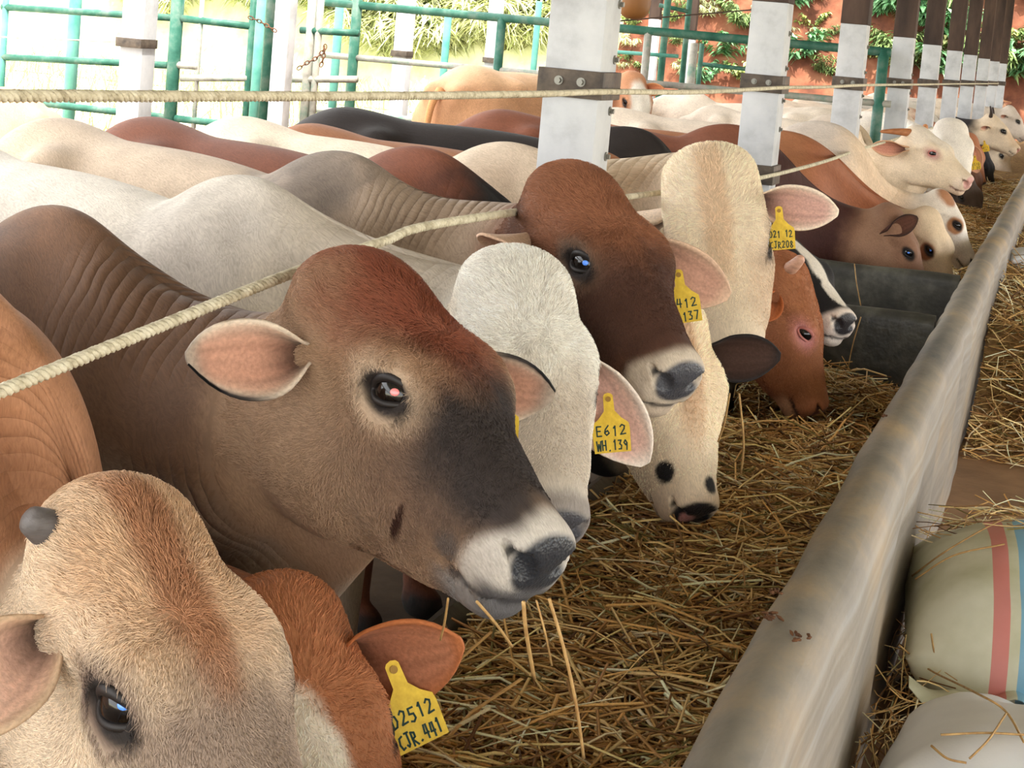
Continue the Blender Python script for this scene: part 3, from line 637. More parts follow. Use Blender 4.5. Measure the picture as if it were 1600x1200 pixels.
def fur_material():
    m, nt, b = new_mat('fur'); at = N(nt, 'ShaderNodeAttribute', attribute_name='Col'); nt.links.new(at.outputs['Color'], b.inputs['Base Color'])
    b.inputs['Roughness'].default_value = 0.6; b.inputs['Specular IOR Level'].default_value = 0.25; return m
MAT_FUR = fur_material()
def add_fur(root, c, col, W, R, ctr, n, seed):
    """short coat hair standing on the head, lying away from the forehead whorl"""
    r = np.random.default_rng(seed + 100); f = c['f']; q = c['q']; u = c['u']
    tri = np.concatenate([f[:, [0, 1, 2]], f[:, [0, 2, 3]]]); A, B, C_ = q[tri[:, 0]], q[tri[:, 1]], q[tri[:, 2]]
    ok = (u[tri].min(1) > 0.985) & (A[:, 0] < 0.41) & (A[:, 2] > -0.27)
    de = np.sqrt((A[:, 0] - EYE_C[0]) ** 2 + (A[:, 2] - EYE_C[2]) ** 2); ok &= ~((de < 0.036) & (np.abs(A[:, 1]) > 0.07))
    nr = np.cross(B - A, C_ - A); ar = np.linalg.norm(nr, axis=1) * ok; nr = nr / (np.linalg.norm(nr, axis=1, keepdims=True) + 1e-12)
    k = r.choice(len(tri), n, p=ar / ar.sum()); w = r.random((n, 2)); fl = w.sum(1) > 1; w[fl] = 1 - w[fl]
    p = A[k] + (B[k] - A[k]) * w[:, :1] + (C_[k] - A[k]) * w[:, 1:]; nn = nr[k]; cc = col[tri[k, 0], :3]
    x, y, z = p[:, 0], p[:, 1], p[:, 2]; wx = 0.17
    D = np.stack([np.where(x < wx, -1.0, 0.9) * np.clip(np.abs(x - wx) / 0.06, 0.15, 1), np.sign(y) * np.clip(np.abs(y) / 0.05, 0, 1) * 0.8, -0.5 * (z < -0.05)], 1)
    D += 0.55 * np.stack([vnoise(p, 14, seed), vnoise(p, 14, seed + 1), vnoise(p, 14, seed + 2)], 1) + r.normal(0, 0.22, (n, 3))
    D -= nn * (D * nn).sum(1, keepdims=True); D /= np.linalg.norm(D, axis=1, keepdims=True) + 1e-9
    L = (r.uniform(0.006, 0.011, n) * (1 + 0.5 * (z > -0.02) * (x < 0.2)) * (1 - 0.45 * sstep(0.25, 0.40, x)))[:, None]
    P = np.stack([p - nn * 0.0006, p + L * (D * 0.5 + nn * 0.26), p + L * (D * 0.98 + nn * 0.20)], 1).reshape(-1, 3)
    P = np.array([0.0, 0, 0]) + (W((0, 0, 0)) + (P * [1, np.linalg.norm(W((0, 1, 0)) - W((0, 0, 0))) / np.linalg.norm(W((1, 0, 0)) - W((0, 0, 0))), 1]) @ R.T * np.linalg.norm(W((1, 0, 0)) - W((0, 0, 0)))) - ctr
    hc = bpy.data.hair_curves.new('fur'); hc.add_curves([3] * n); hc.attributes['position'].data.foreach_set('vector', P.astype(np.float32).ravel())
    ra = hc.attributes.get('radius') or hc.attributes.new('radius', 'FLOAT', 'POINT'); ra.data.foreach_set('value', np.tile(np.array([0.00042, 0.00034, 0.00008], np.float32), n))
    hcol = np.ones((n * 3, 4), np.float32); hcol[:, :3] = np.repeat(np.clip(cc * r.uniform(0.9, 1.6, (n, 1)), 0, 1), 3, 0)
    a = hc.attributes.new('Col', 'FLOAT_COLOR', 'POINT'); a.data.foreach_set('color', hcol.ravel())
    hc.materials.append(MAT_FUR); o = bpy.data.objects.new('fur', hc); COL.objects.link(o); o.parent = root; o['kind'] = 'stuff'
def make_cow(name, label, body, head, S, lod=0, group=None, ears=None, tags=(), horns=(), glint=None, eyes='RL', cat='cow', fur=0):
    c = canon(lod); V = pose(c, body, head, S.get('hw', 1.0), S.get('bw', 0.84))
    root = empty(name, (body[0], body[1], body[4] if len(body) > 4 else 0)); tag(root, label, cat, group)
    col, fold, hairv = coat_colors(c, S)
    ctr = np.array([body[0], body[1], body[4] if len(body) > 4 else 0.0])
    me = npmesh('body', V - ctr, c['f'], True, col, dict(rest=c['v'], fold=fold, hair=hairv)); me.materials.append(MAT_COAT)
    b = bpy.data.objects.new('body', me); COL.objects.link(b); b.parent = root
    R = rotm(*head[3:6]); O = np.array(head[:3]); hs = head[6]
    W = lambda q: O + hs * (R @ (np.asarray(q, float) * [1, S.get('hw', 1.0), 1]))
    for sd in eyes:
        sy = -1 if sd == 'R' else 1; nrm = np.array([0.16, 0.97 * sy, 0.12]); nrm /= np.linalg.norm(nrm)
        ex = np.array([math.cos(EYE_TILT), 0, math.sin(EYE_TILT)]); ex = ex - nrm * nrm.dot(ex); ex /= np.linalg.norm(ex); ez = np.cross(ex, nrm) * sy; Rl = np.stack([ex, nrm, ez], 1)
        cc = EYE_C * [1, sy, 1]
        if 'EYE' not in CANON:
            bm = bmesh.new(); bmesh.ops.create_uvsphere(bm, u_segments=20, v_segments=14, radius=EYE_R); m_ = bpy.data.meshes.new('eyeball'); bm.to_mesh(m_); bm.free()
            m_.polygons.foreach_set('use_smooth', [True] * len(m_.polygons)); m_.materials.append(MAT_EYE); CANON['EYE'] = m_
            th = np.linspace(0, 2 * np.pi, 28, endpoint=False); pts = []
            for t in th:
                a, b_ = 0.0295 * math.cos(t), 0.0185 * math.sin(t) * (1.0 if math.sin(t) > 0 else 0.85); a += 0.003 * max(0, math.cos(t)) ** 3
                b_ -= 0.004 * max(0, math.cos(t)) ** 2; rr = EYE_R + 0.0008; pts.append((a, math.sqrt(max(1e-6, rr * rr - a * a - b_ * b_)), b_))
            pts = np.array(pts + pts[:1]); rad = 0.0044 + 0.0026 * np.maximum(0, np.sin(np.append(th, 0)))
            v, f = tube_geo(pts, rad, 8, False); ml = bpy.data.meshes.new('eyelid'); ml.from_pydata(v.tolist(), [], f); ml.polygons.foreach_set('use_smooth', [True] * len(ml.polygons)); CANON['LID'] = ml
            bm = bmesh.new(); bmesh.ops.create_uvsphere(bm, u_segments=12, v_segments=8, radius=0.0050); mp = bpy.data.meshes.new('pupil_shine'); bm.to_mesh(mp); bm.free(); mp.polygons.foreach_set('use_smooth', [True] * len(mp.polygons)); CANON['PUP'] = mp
        e = bpy.data.objects.new('eye', CANON['EYE']); COL.objects.link(e); set_world(e, R @ Rl * hs, W(cc), root)
        lm = CANON['LID'].copy(); lm.materials.append(S.get('lid', MAT_LID)); l = bpy.data.objects.new('eyelid', lm); COL.objects.link(l); set_world(l, R @ Rl * hs, W(cc), root)
        if glint is not None and sd == glint[0]:
            pm = CANON['PUP'].copy(); pm.materials.append(glint[1]); p_ = bpy.data.objects.new('pupil_shine', pm); COL.objects.link(p_)  # flattened bead painted as a flash glint on the eyeball
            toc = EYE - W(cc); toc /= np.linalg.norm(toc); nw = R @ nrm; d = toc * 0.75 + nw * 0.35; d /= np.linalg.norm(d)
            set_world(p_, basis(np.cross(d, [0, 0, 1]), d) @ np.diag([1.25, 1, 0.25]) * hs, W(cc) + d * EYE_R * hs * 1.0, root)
    if fur: add_fur(root, c, col, W, R, ctr, fur, S.get('seed', 1))
    # ears
    E = dict(R=None, L=None); E.update(ears or {}); ear_pts = {}
    for sd in 'RL':
        sy = -1 if sd == 'R' else 1; base = W(EAR_L * [1, sy, 1]); sp = E[sd] or {}
        L = sp.get('L', 0.20) * hs; Wd = sp.get('W', 0.125) * hs
        if 'tip' in sp: d = tip_from_pixel(base, *sp['tip'], L, sp.get('near', True)) - base
        else: d = R @ np.array([-0.25, 0.85 * sy, -0.35]) if 'dir' not in sp else np.array(sp['dir'])
        face = np.array(sp['face']) if 'face' in sp else R @ np.array([0.75, 0.1 * sy, -0.35])
        dh = d / np.linalg.norm(d)
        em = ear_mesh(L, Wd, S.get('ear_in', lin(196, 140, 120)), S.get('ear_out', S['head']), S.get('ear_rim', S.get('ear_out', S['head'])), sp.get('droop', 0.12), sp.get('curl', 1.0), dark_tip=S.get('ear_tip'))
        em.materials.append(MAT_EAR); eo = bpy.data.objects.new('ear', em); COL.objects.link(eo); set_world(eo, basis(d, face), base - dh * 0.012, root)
        ev = np.empty(len(em.vertices) * 3, np.float32); em.vertices.foreach_get('co', ev); ear_pts[sd] = ev.reshape(-1, 3)[:len(em.vertices) // 2] @ basis(d, face).T + base - dh * 0.012
    for (sd, L, r, dirv, colr, *rest) in horns:
        sy = -1 if sd == 'R' else 1; b0 = W(HORN_L * [1, sy, 1]); d0 = R @ np.array([-0.1, 0.8 * sy, 0.55]); d1 = np.array(dirv, float) if dirv is not None else d0
        pts = [b0 - 0.012 * d0]; p = b0.copy()
        for k in range(9):
            t = k / 8; t = t if not rest else rest[0] + (1 - rest[0]) * t; dd = d0 * (1 - t) + d1 * t; dd /= np.linalg.norm(dd); pts.append(p.copy()); p = p + dd * L / 8
        pts.append(pts[-1] + (pts[-1] - pts[-2]) * (0.35 if L > 0.1 else 0.9))
        tp_ = 0.62 if L > 0.1 else 0.36
        rr = np.array([1.15] + [1.0 - tp_ * (k / 8) ** 1.4 for k in range(9)] + [0.12 if L > 0.1 else 0.30]) * r
        v, f = tube_geo(pts, rr, 14); hmsh = bpy.data.meshes.new('horn'); hmsh.from_pydata((np.array(v) - ctr).tolist(), [], f); hmsh.polygons.foreach_set('use_smooth', [True] * len(f)); hmsh.materials.append(horn_mat(np.array(colr)))
        ho = bpy.data.objects.new('horn', hmsh); COL.objects.link(ho); ho.parent = root
    for T in tags:
        ep = ear_pts[T.get('ear', 'L')]; pp = proj(ep); hw_ = 0.36 * math.hypot(T['bot'][0] - T['top'][0], T['bot'][1] - T['top'][1]); ctr_ = (np.array(T['top']) + np.array(T['bot'])) / 2.0; kk = np.argsort(((pp - np.array(T['top'])) ** 2).sum(1))[:6]; kk = np.union1d(kk, np.where(((pp - ctr_) ** 2).sum(1) < (1.5 * hw_) ** 2)[0]); td = float((-(ep[kk] - EYE) @ CAM_A[:, 2]).min()) - 0.006   # the tag hangs on the ear itself
        p0 = atd(T['top'][0], T['top'][1], td); p1 = atd(T['bot'][0], T['bot'][1], td); dn = p1 - p0; hgt = np.linalg.norm(dn); T = dict(T); T['w'] = hgt * T.get('wr', 0.70); toc = EYE - p0; toc /= np.linalg.norm(toc)
        nn = toc + np.array(T.get('turn', (0, 0, 0))); Rt = basis(np.cross(-dn / hgt, nn), nn)
        plate, ink, st = tag_meshes(T['text'], w=T.get('w', 0.060), h=hgt / 1.02)
        plate.materials.append(MAT_TAG); ink.materials.append(MAT_INK); st.materials.append(MAT_STUD)
        po = bpy.data.objects.new('ear_tag', plate); COL.objects.link(po); set_world(po, Rt, p0, root); po['label'] = 'yellow plastic ear tag with handwritten number'
        for nme, m_ in (('lettering', ink), ('stud', st)):
            io = bpy.data.objects.new(nme, m_); COL.objects.link(io); io.parent = po
    # tail
    bs = body[3]; Rb = rotm(math.radians(body[2]), 0, 0); tp = catmull([(-1.47, 0, 1.10), (-1.55, 0, 1.02), (-1.58, 0.01, 0.80), (-1.57, 0.02, 0.55), (-1.56, 0.02, 0.36)], 5); tr = np.interp(np.linspace(0, 1, len(tp)), [0, 0.15, 0.7, 0.8, 0.93, 1], [0.035, 0.024, 0.014, 0.026, 0.022, 0.004])
    v, f = tube_geo(bs * (tp @ Rb.T), tr * bs, 10); tc = np.tile(S['body'], (len(v), 1)); tm = npmesh('tail', v, f, True, tc); tm.materials.append(MAT_EAR)
    to = bpy.data.objects.new('tail', tm); COL.objects.link(to); to.parent = root
    return root
# ------------------------------------------------------------------ the cattle
H = {'A': [-1.023, 1.707, 0.98, -0.516, 0.403, 0.047, 1.096], 'B': [-0.949, 1.996, 0.792, -0.62, 0.608, 0.335, 0.891], 'C': [-0.992, 2.323, 1.203, -0.455, 0.382, -0.145, 1.099], 'D': [-0.99, 3.074, 1.134, -0.953, 0.595, -0.021, 1.098], 'E': [-1.005, 3.479, 1.284, -0.646, 0.454, -0.051, 1.097], 'F': [-0.855, 3.85, 0.975, -0.92, 0.76, -0.08, 1.0], 'G': [-0.957, 4.641, 1.278, -1.089, 0.804, 0.302, 1.176], 'H': [-0.817, 5.46, 0.91, 0.015, 1.047, -0.148, 0.967], 'I': [-0.935, 5.863, 0.948, -0.695, 0.262, -0.103, 0.92], 'J': [-0.784, 8.337, 0.887, 0.193, 0.855, 0.122, 0.918], 'K': [-0.665, 9.172, 0.825, -0.517, 0.918, 0.023, 0.892], 'L': [-0.649, 9.803, 0.89, 0.006, 0.829, -0.125, 0.835], 'M': [-0.938, 11.067, 1.196, -0.427, 0.376, 0.033, 1.003], 'N': [-0.865, 13.159, 1.201, -1.175, 0.651, 0.013, 1.085], 'S': [-0.846, 15.207, 0.693, -0.861, 0.707, 0.054, 1.008], 'O': [-1.017, 21.387, 0.878, 0.364, 0.678, -0.091, 0.996], 'P': [-0.897, 20.4, 1.115, -0.056, 0.576, -0.062, 1.023], 'Q': [-0.86, 25.369, 1.147, -0.07, 0.754, -0.06, 1.009]}
BLK = lin(30, 27, 27); WHT = lin(236, 226, 210); FEED = 'cattle lined up at the feed trough'
PINK = lin(205, 150, 132)

make_cow('cow', 'pale faced cow with a stubby grey horn and brown forehead stripe, nearest the camera', (-1.36, 1.80, -30, 0.955), H['A'],
    dict(body=lin(164, 112, 74), neck=lin(166, 112, 72), head=lin(206, 184, 156), fore=lin(196, 158, 118), stripe=lin(160, 104, 62), eyering=lin(120, 98, 84), eyedark=lin(36, 30, 28), bridge=lin(150, 128, 110), muzzle=lin(214, 204, 188), ear_out=lin(200, 170, 140), ear_in=lin(220, 180, 160), fold=0.5, hw=0.9, bw=1.0, seed=3),
    ears=dict(R=dict(tip=(-110, 1180), L=0.21, face=(0.2, -0.9, -0.1)), L=dict(dir=(-0.45, 0.55, -0.7), face=(0.5, -0.5, -0.6))), horns=[('R', 0.045, 0.026, None, lin(96, 90, 88)), ('L', 0.006, 0.008, None, lin(96, 90, 88))], glint=('R', MAT_SHINE_BLUE), fur=60000, group=FEED)
make_cow('cow', 'orange brown cow with white blaze and ear tag D2512, mostly hidden behind the pale face', (-1.52, 2.15, -24, 0.66), H['B'],
    dict(body=lin(160, 98, 56), head=lin(176, 108, 58), ear_in=lin(176, 116, 86), ear_out=lin(176, 112, 66), ear_rim=lin(170, 100, 58), muzzle=lin(200, 160, 120), spots=[(0.24, -0.03, 0.0, 0.11, 0.05, 0.06, lin(235, 222, 200), False, 0.2)], seed=8),
    ears=dict(L=dict(tip=(722, 1005), L=0.225, W=0.18, face=(0.35, -0.85, -0.25), droop=0.0)), tags=[dict(top=(614, 1044), bot=(660, 1160), text=['D2512', 'CJR.441'], turn=(0.15, 0, 0))], lod=3, fur=18000, group=FEED)
make_cow('cow', 'brown cow with dark grey nose bridge and pale muzzle, chewing hay, largest face', (-1.64, 2.49, -25, 0.945), H['C'],
    dict(body=lin(150, 100, 60), shoulder=lin(98, 68, 45), hump=lin(138, 94, 58), neck=lin(104, 73, 48), dewlap=lin(150, 134, 118), head=lin(152, 118, 86), fore=lin(124, 60, 30), cheek=lin(156, 124, 94), bridge=lin(56, 47, 44), side=lin(120, 92, 72), eyering=lin(182, 156, 128), muzzle=lin(192, 184, 174), chin=lin(140, 136, 134), nose=lin(46, 47, 52), lipdark=lin(92, 90, 92), lip=lin(60, 58, 62), ear_out=lin(190, 156, 124), ear_in=lin(182, 136, 114), ear_rim=lin(208, 190, 170), ear_tip=lin(48, 42, 40), fold=0.8, seed=5,
         spots=[(0.385, -0.062, -0.150, 0.022, 0.03, 0.018, lin(96, 82, 74), False, 0.4)],
         nosespots=[(0.312, -0.075, -0.165, 0.0075, 0.05, 0.030, lin(58, 30, 16), False, 0.2)]),
    ears=dict(R=dict(tip=(300, 598), L=0.175, W=0.125, face=(0.15, -1, 0.05), near=True, droop=0.18), L=dict(tip=(872, 634), L=0.225, W=0.13, face=(0.3, -0.9, -0.1), near=True, droop=-0.05)), horns=[('R', 0.016, 0.011, None, lin(104, 98, 96)), ('L', 0.016, 0.011, None, lin(104, 98, 96))],
    tags=[dict(top=(786, 615), bot=(784, 690), text=['C312', 'R.136'])], glint=('R', MAT_SHINE_PINK), fur=60000, group=FEED)
make_cow('cow', 'white grey cow with curly forehead and ear tag E612, looking down', (-1.60, 3.10, -21, 0.965), H['D'],
    dict(body=lin(226, 216, 202), hump=lin(206, 196, 182), shoulder=lin(190, 180, 168), neck=lin(200, 188, 172), head=lin(224, 218, 206), bridge=lin(196, 182, 164), cheek=lin(206, 192, 172), muzzle=lin(150, 140, 132), nose=lin(74, 72, 76), ear_in=lin(212, 172, 158), ear_out=lin(220, 204, 190), ear_rim=lin(228, 212, 198), fold=0.4, seed=9),
    ears=dict(L=dict(tip=(992, 750), L=0.285, W=0.155, face=(0.25, -1, 0.1), near=True, droop=-0.1)), horns=[('R', 0.010, 0.010, None, lin(60, 54, 52)), ('L', 0.010, 0.010, None, lin(60, 54, 52))],
    tags=[dict(top=(950, 622), bot=(958, 706), text=['E612', 'WH.139'], w=0.058)], fur=50000, group=FEED)
make_cow('cow', 'brown headed cow with grey tan hump and ear tag A412, head raised', (-1.60, 3.57, -22, 0.99), H['E'],
    dict(body=lin(208, 184, 158), hump=lin(150, 132, 116), shoulder=lin(112, 98, 86), neck=lin(162, 138, 114), dewlap=lin(150, 128, 106), head=lin(128, 78, 46), fore=lin(142, 86, 50), bridge=lin(78, 47, 33), side=lin(64, 39, 28), cheek=lin(92, 57, 37), eyering=lin(104, 78, 58), muzzle=lin(200, 184, 164), chin=lin(190, 170, 148), nose=lin(66, 66, 72), ear_in=lin(190, 146, 126), ear_out=lin(196, 164, 138), ear_rim=lin(206, 172, 146), fold=0.9, foldn=70, seed=12),
    ears=dict(L=dict(tip=(1152, 482), L=0.275, W=0.155, face=(0.2, -1, 0.05), near=True, droop=-0.05), R=dict(tip=(740, 365), L=0.18, W=0.1, face=(0.1, 0.2, -0.9), near=True)), horns=[('R', 0.012, 0.012, None, lin(170, 166, 164)), ('L', 0.012, 0.012, None, lin(150, 140, 132))],
    tags=[dict(top=(1060, 428), bot=(1072, 504), text=['A412', 'M.137'], w=0.068)], glint=('R', MAT_SHINE_BLUE), fur=40000, group=FEED)
make_cow('cow', 'cream faced cow with black patches and black and pink nose, eating hay', (-1.60, 4.06, -22, 0.985), H['F'],
    dict(body=lin(132, 72, 42), hump=lin(132, 72, 42), neck=BLK, head=lin(238, 214, 178), stripe=lin(208, 170, 130), muzzle=lin(232, 208, 176), nose=lin(40, 38, 42), ear_in=lin(66, 46, 38), ear_out=lin(50, 38, 34), ear_rim=lin(34, 28, 27), chin=lin(220, 190, 156), seed=15,
         spots=[(0.20, -0.10, -0.07, 0.055, 0.06, 0.045, BLK, False, 0.12), (0.10, -0.10, -0.22, 0.11, 0.08, 0.09, BLK, False, 0.1)],
         nosespots=[(0.385, -0.058, -0.095, 0.030, 0.035, 0.026, BLK, False, 0.15), (0.432, 0.028, -0.066, 0.020, 0.02, 0.02, BLK, False, 0.2), (0.49, -0.015, -0.135, 0.03, 0.02, 0.025, lin(206, 140, 132), False, 0.2)]),
    ears=dict(L=dict(tip=(1222, 572), L=0.215, W=0.135, face=(0.25, -0.95, 0.05), near=True, droop=-0.1)), lod=3, fur=20000, group=FEED)
make_cow('cow', 'cream cow seen over its poll with ear tag 21 12, head bowed', (-1.60, 4.80, -17, 0.975), H['G'],
    dict(body=lin(240, 222, 196), hump=lin(222, 202, 176), shoulder=lin(206, 180, 152), neck=lin(214, 190, 160), head=lin(232, 212, 182), stripe=lin(218, 186, 148), side=lin(206, 180, 150), eyering=lin(180, 156, 132), muzzle=lin(216, 196, 170), ear_in=lin(204, 162, 148), ear_out=lin(232, 210, 188), ear_rim=lin(240, 220, 198), fold=0.7, hw=1.08, seed=18),
    ears=dict(L=dict(tip=(1308, 340), L=0.225, W=0.125, face=(0.2, -1, 0.0), near=True, droop=-0.05)), tags=[dict(top=(1217, 328), bot=(1222, 390), text=['D21 12', 'CJR208'], w=0.078)], lod=3, fur=30000, group=FEED)
make_cow('cow', 'reddish brown cow with a short pale horn and pink rimmed eye, nose in the hay', (-1.55, 5.45, -8, 0.95), H['H'],
    dict(body=lin(164, 104, 60), head=lin(168, 102, 54), cheek=lin(156, 92, 48), eyering=lin(196, 122, 96), eyedark=lin(206, 130, 122), muzzle=lin(190, 116, 70), nose=lin(150, 96, 76), lid=MAT_LID_PINK, ear_in=lin(150, 84, 48), ear_out=lin(168, 92, 48), seed=21, chin=lin(206, 150, 110)),
    ears=dict(R=dict(tip=(1196, 505), L=0.13, W=0.10, face=(0.6, -0.7, 0), near=True)), horns=[('R', 0.075, 0.024, (0.55, -0.15, 0.8), lin(206, 160, 136)), ('L', 0.07, 0.022, None, lin(200, 156, 130))], lod=3, fur=16000, group=FEED)
make_cow('cow', 'black cow with white face stripe, only muzzle showing behind the reddish brown head', (-1.60, 6.20, 4, 0.985), H['I'],
    dict(body=lin(38, 31, 29), back=lin(46, 38, 35), neck=lin(36, 30, 28), head=BLK, muzzle=lin(230, 214, 200), chin=lin(232, 218, 204), nose=lin(46, 42, 44), ear_in=lin(60, 44, 40), seed=24, spots=[(0.18, 0, 0.0, 0.16, 0.035, 0.07, WHT, False, 0.12), (0.36, 0, -0.04, 0.1, 0.03, 0.03, WHT, False, 0.1)]),
    lod=1, group=FEED)
make_cow('cow', 'dark chestnut cow with tan cheek reaching over the drinking tank', (-1.55, 7.95, 8, 0.965), H['J'],
    dict(body=lin(92, 46, 30), back=lin(132, 74, 46), neck=lin(70, 34, 25), head=lin(140, 98, 70), cheek=lin(156, 114, 84), muzzle=lin(176, 134, 100), ear_in=lin(90, 56, 42), ear_out=lin(80, 44, 32), ear_rim=lin(50, 32, 26), fold=0.2, seed=27),
    lod=1, ears=dict(R=dict(tip=(1433, 333), L=0.20, W=0.13, face=(0.3, -0.85, -0.3), near=True)), glint=('R', MAT_SHINE_BLUE), group=FEED)
make_cow('cow', 'orange brown cow with white face and brown eye patch next to the dark chestnut one', (-1.42, 8.62, 6, 0.94), H['K'],
    dict(body=lin(170, 106, 60), neck=lin(156, 88, 46), fold=0.15, head=lin(226, 198, 160), spots=[(0.21, -0.11, -0.06, 0.06, 0.06, 0.055, lin(150, 88, 48), False, 0.2)], muzzle=lin(226, 206, 180), ear_out=lin(190, 130, 84), seed=30), lod=1, glint=('R', MAT_SHINE_BLUE), group=FEED)
make_cow('cow', 'small white and tan faced cow tucked under the horned cream head', (-1.30, 9.22, 4, 0.975), H['L'],
    dict(body=lin(232, 214, 192), hump=lin(206, 192, 178), neck=lin(220, 190, 156), head=lin(236, 224, 208), spots=[(0.21, -0.11, -0.06, 0.06, 0.06, 0.055, lin(176, 116, 66), False, 0.2), (0.02, 0.05, 0, 0.08, 0.06, 0.06, lin(180, 120, 74), True, 0.2)], seed=33), lod=1, group=FEED)
make_cow('cow', 'cream cow with drooping orange horns and pink nose, head held high', (-1.62, 12.05, -28, 0.94), H['M'],
    dict(body=lin(232, 214, 192), hump=lin(206, 188, 168), neck=lin(206, 178, 140), head=lin(228, 204, 170), fore=lin(236, 220, 198), eyering=lin(206, 170, 146), eyedark=lin(196, 150, 136), lid=MAT_LID_PINK, muzzle=lin(230, 206, 178), chin=lin(220, 190, 160), nose=lin(206, 146, 134), lip=lin(150, 100, 90), ear_in=lin(186, 128, 106), ear_out=lin(214, 176, 142), ear_rim=lin(206, 160, 124), seed=36),
    lod=1, ears=dict(R=dict(tip=(1346, 232), L=0.24, W=0.12, face=(0.2, -0.9, -0.1), near=True, droop=0.05)), horns=[('R', 0.20, 0.027, (-0.88, -0.42, -0.12), lin(168, 108, 68), 0.75), ('L', 0.06, 0.026, (0, 0.2, 1), lin(190, 130, 84))], group=FEED)
make_cow('cow', 'white cow with hanging pink ear and yellow tag behind the horned cream one', (-1.62, 14.3, -14, 0.93), H['N'],
    dict(body=lin(240, 226, 206), head=lin(240, 230, 216), back=lin(246, 236, 222), ear_in=lin(206, 146, 122), ear_out=lin(200, 150, 118), hw=1.15, seed=39), lod=1,
    ears=dict(L=dict(tip=(1541, 279), L=0.25, W=0.15, face=(0.2, -1, 0.1), near=True)), tags=[dict(top=(1523, 245), bot=(1526, 265), text=['D512', 'J.20'], w=0.075)], group=FEED)
make_cow('cow', 'grey brown cow with drooping grey ear, head lowered past the pink nosed cow', (-1.65, 15.6, -6, 0.9), H['S'],
    dict(body=lin(206, 180, 150), head=lin(96, 78, 70), ear_in=lin(190, 140, 124), ear_out=lin(140, 124, 116), seed=42), lod=1, ears=dict(L=dict(tip=(1535, 328), L=0.23, W=0.13, face=(0.2, -1, 0.1))), group=FEED)
make_cow('cow', 'russet cow with yellow ear tag and head down, far along the trough', (-1.7, 18.0, -4, 0.92), (-0.95, 17.6, 0.95, -0.5, 0.95, 0, 1.0),
    dict(body=lin(60, 44, 38), back=lin(216, 192, 166), head=lin(176, 106, 60), neck=lin(170, 100, 56), ear_out=lin(176, 108, 62), seed=45), lod=1, ears=dict(L=dict(tip=(1560, 226), L=0.18)), tags=[dict(top=(1538, 221), bot=(1541, 237), text=['D11', 'J1'], w=0.078)], group=FEED)
make_cow('cow', 'cream cow with a dark halter rope looking along the trough', (-1.7, 20.6, -2, 0.92), H['P'],
    dict(body=lin(50, 44, 44), back=lin(216, 196, 170), head=lin(226, 202, 170), bridge=lin(206, 176, 140), nose=lin(196, 130, 112), seed=48), lod=2, horns=[('R', 0.16, 0.024, (-0.4, 0, 0.9), lin(60, 48, 44)), ('L', 0.16, 0.024, (-0.3, 0.2, 0.9), lin(60, 48, 44))], group=FEED)
make_cow('cow', 'grey white cow farthest along the trough at the right edge', (-1.65, 25.2, 0, 0.95), H['Q'],
    dict(body=lin(206, 190, 172), head=lin(206, 190, 174), muzzle=lin(180, 160, 146), seed=51), lod=2, group=FEED)
make_cow('cow', 'tan cow facing the camera at the far end of the shed', (-1.3, 31.0, -80, 0.98), (-1.28, 30.2, 1.30, -1.45, 0.55, 0, 1.0),
    dict(body=lin(216, 160, 116), head=lin(226, 176, 134), muzzle=lin(236, 206, 180), seed=54), lod=2, group=FEED)
# more backs between the far posts
for k, (x, y, yaw, s, c1, c2, lab) in enumerate([(-1.75, 16.9, 0, 0.93, lin(120, 74, 50), lin(220, 196, 170), 'brown cow with pale back stripe between the fourth and fifth posts'), (-1.75, 19.3, 2, 0.95, lin(46, 42, 44), lin(206, 196, 180), 'black cow with pale back stripe between the fifth and sixth posts'), (-1.7, 22.8, 0, 0.95, lin(226, 204, 176), lin(230, 210, 186), 'cream cow half hidden behind the seventh post')]):
    make_cow('cow', lab, (x, y, yaw, s), (x + 0.85, y - 0.25, 0.78, -0.4, 0.95, 0, 1.0), dict(body=c1, back=c2, head=c1, seed=60 + k), lod=2, group=FEED)
# second row, standing in the pen behind
PEN = 'cattle standing in the pen behind the feeding row'
p = atY(735, 104, 10.4)
make_cow('cow', 'tan orange cow standing left of the nearest post, back above the rope', (p[0] + 0.35, p[1] + 1.25, 74, 1.08), (p[0] + 0.55, p[1] + 2.1, 1.0, 1.2, 0.9, 0, 1.0), dict(bw=1.05, body=lin(206, 148, 98), head=lin(206, 144, 92), back=lin(226, 178, 130), seed=70), lod=2, group=PEN)
p = atY(965, 128, 11.6)
make_cow('cow', 'tan cow with white face and yellow ear tag right of the nearest post', (p[0] - 0.1, p[1] + 0.75, -70, 1.0), (p[0] + 0.10, p[1] + 0.05, 1.36, -0.9, 0.75, 0, 1.0), dict(body=lin(226, 170, 124), head=lin(206, 140, 92), spots=[(0.25, 0, 0, 0.2, 0.08, 0.1, WHT, True, 0.2)], ear_in=lin(190, 120, 84), seed=73), lod=2,
    ears=dict(L=dict(tip=(1036, 133), L=0.2, W=0.11, face=(0, -1, 0))), tags=[dict(top=(1003, 131), bot=(1006, 152), text=['A1', 'J2'], w=0.07)], group=PEN)
p = atY(1075, 155, 13.6)
make_cow('cow', 'cream cow whose back shows between the two nearest posts, far behind the row', (p[0], p[1], 175, 0.97), (p[0] - 0.85, p[1], 1.0, 3.0, 0.9, 0, 1.0), dict(body=lin(240, 222, 200), head=lin(236, 216, 192), seed=76), lod=2, group=PEN)
p = atY(-20, 172, 7.4)
make_cow('cow', 'orange cow back at the left edge under the upper rope', (p[0] - 0.75, p[1], 172, 0.87), (p[0] - 1.5, p[1], 0.95, 2.9, 0.9, 0, 1.0), dict(body=lin(206, 150, 100), head=lin(196, 136, 84), seed=79), lod=2, group=PEN)
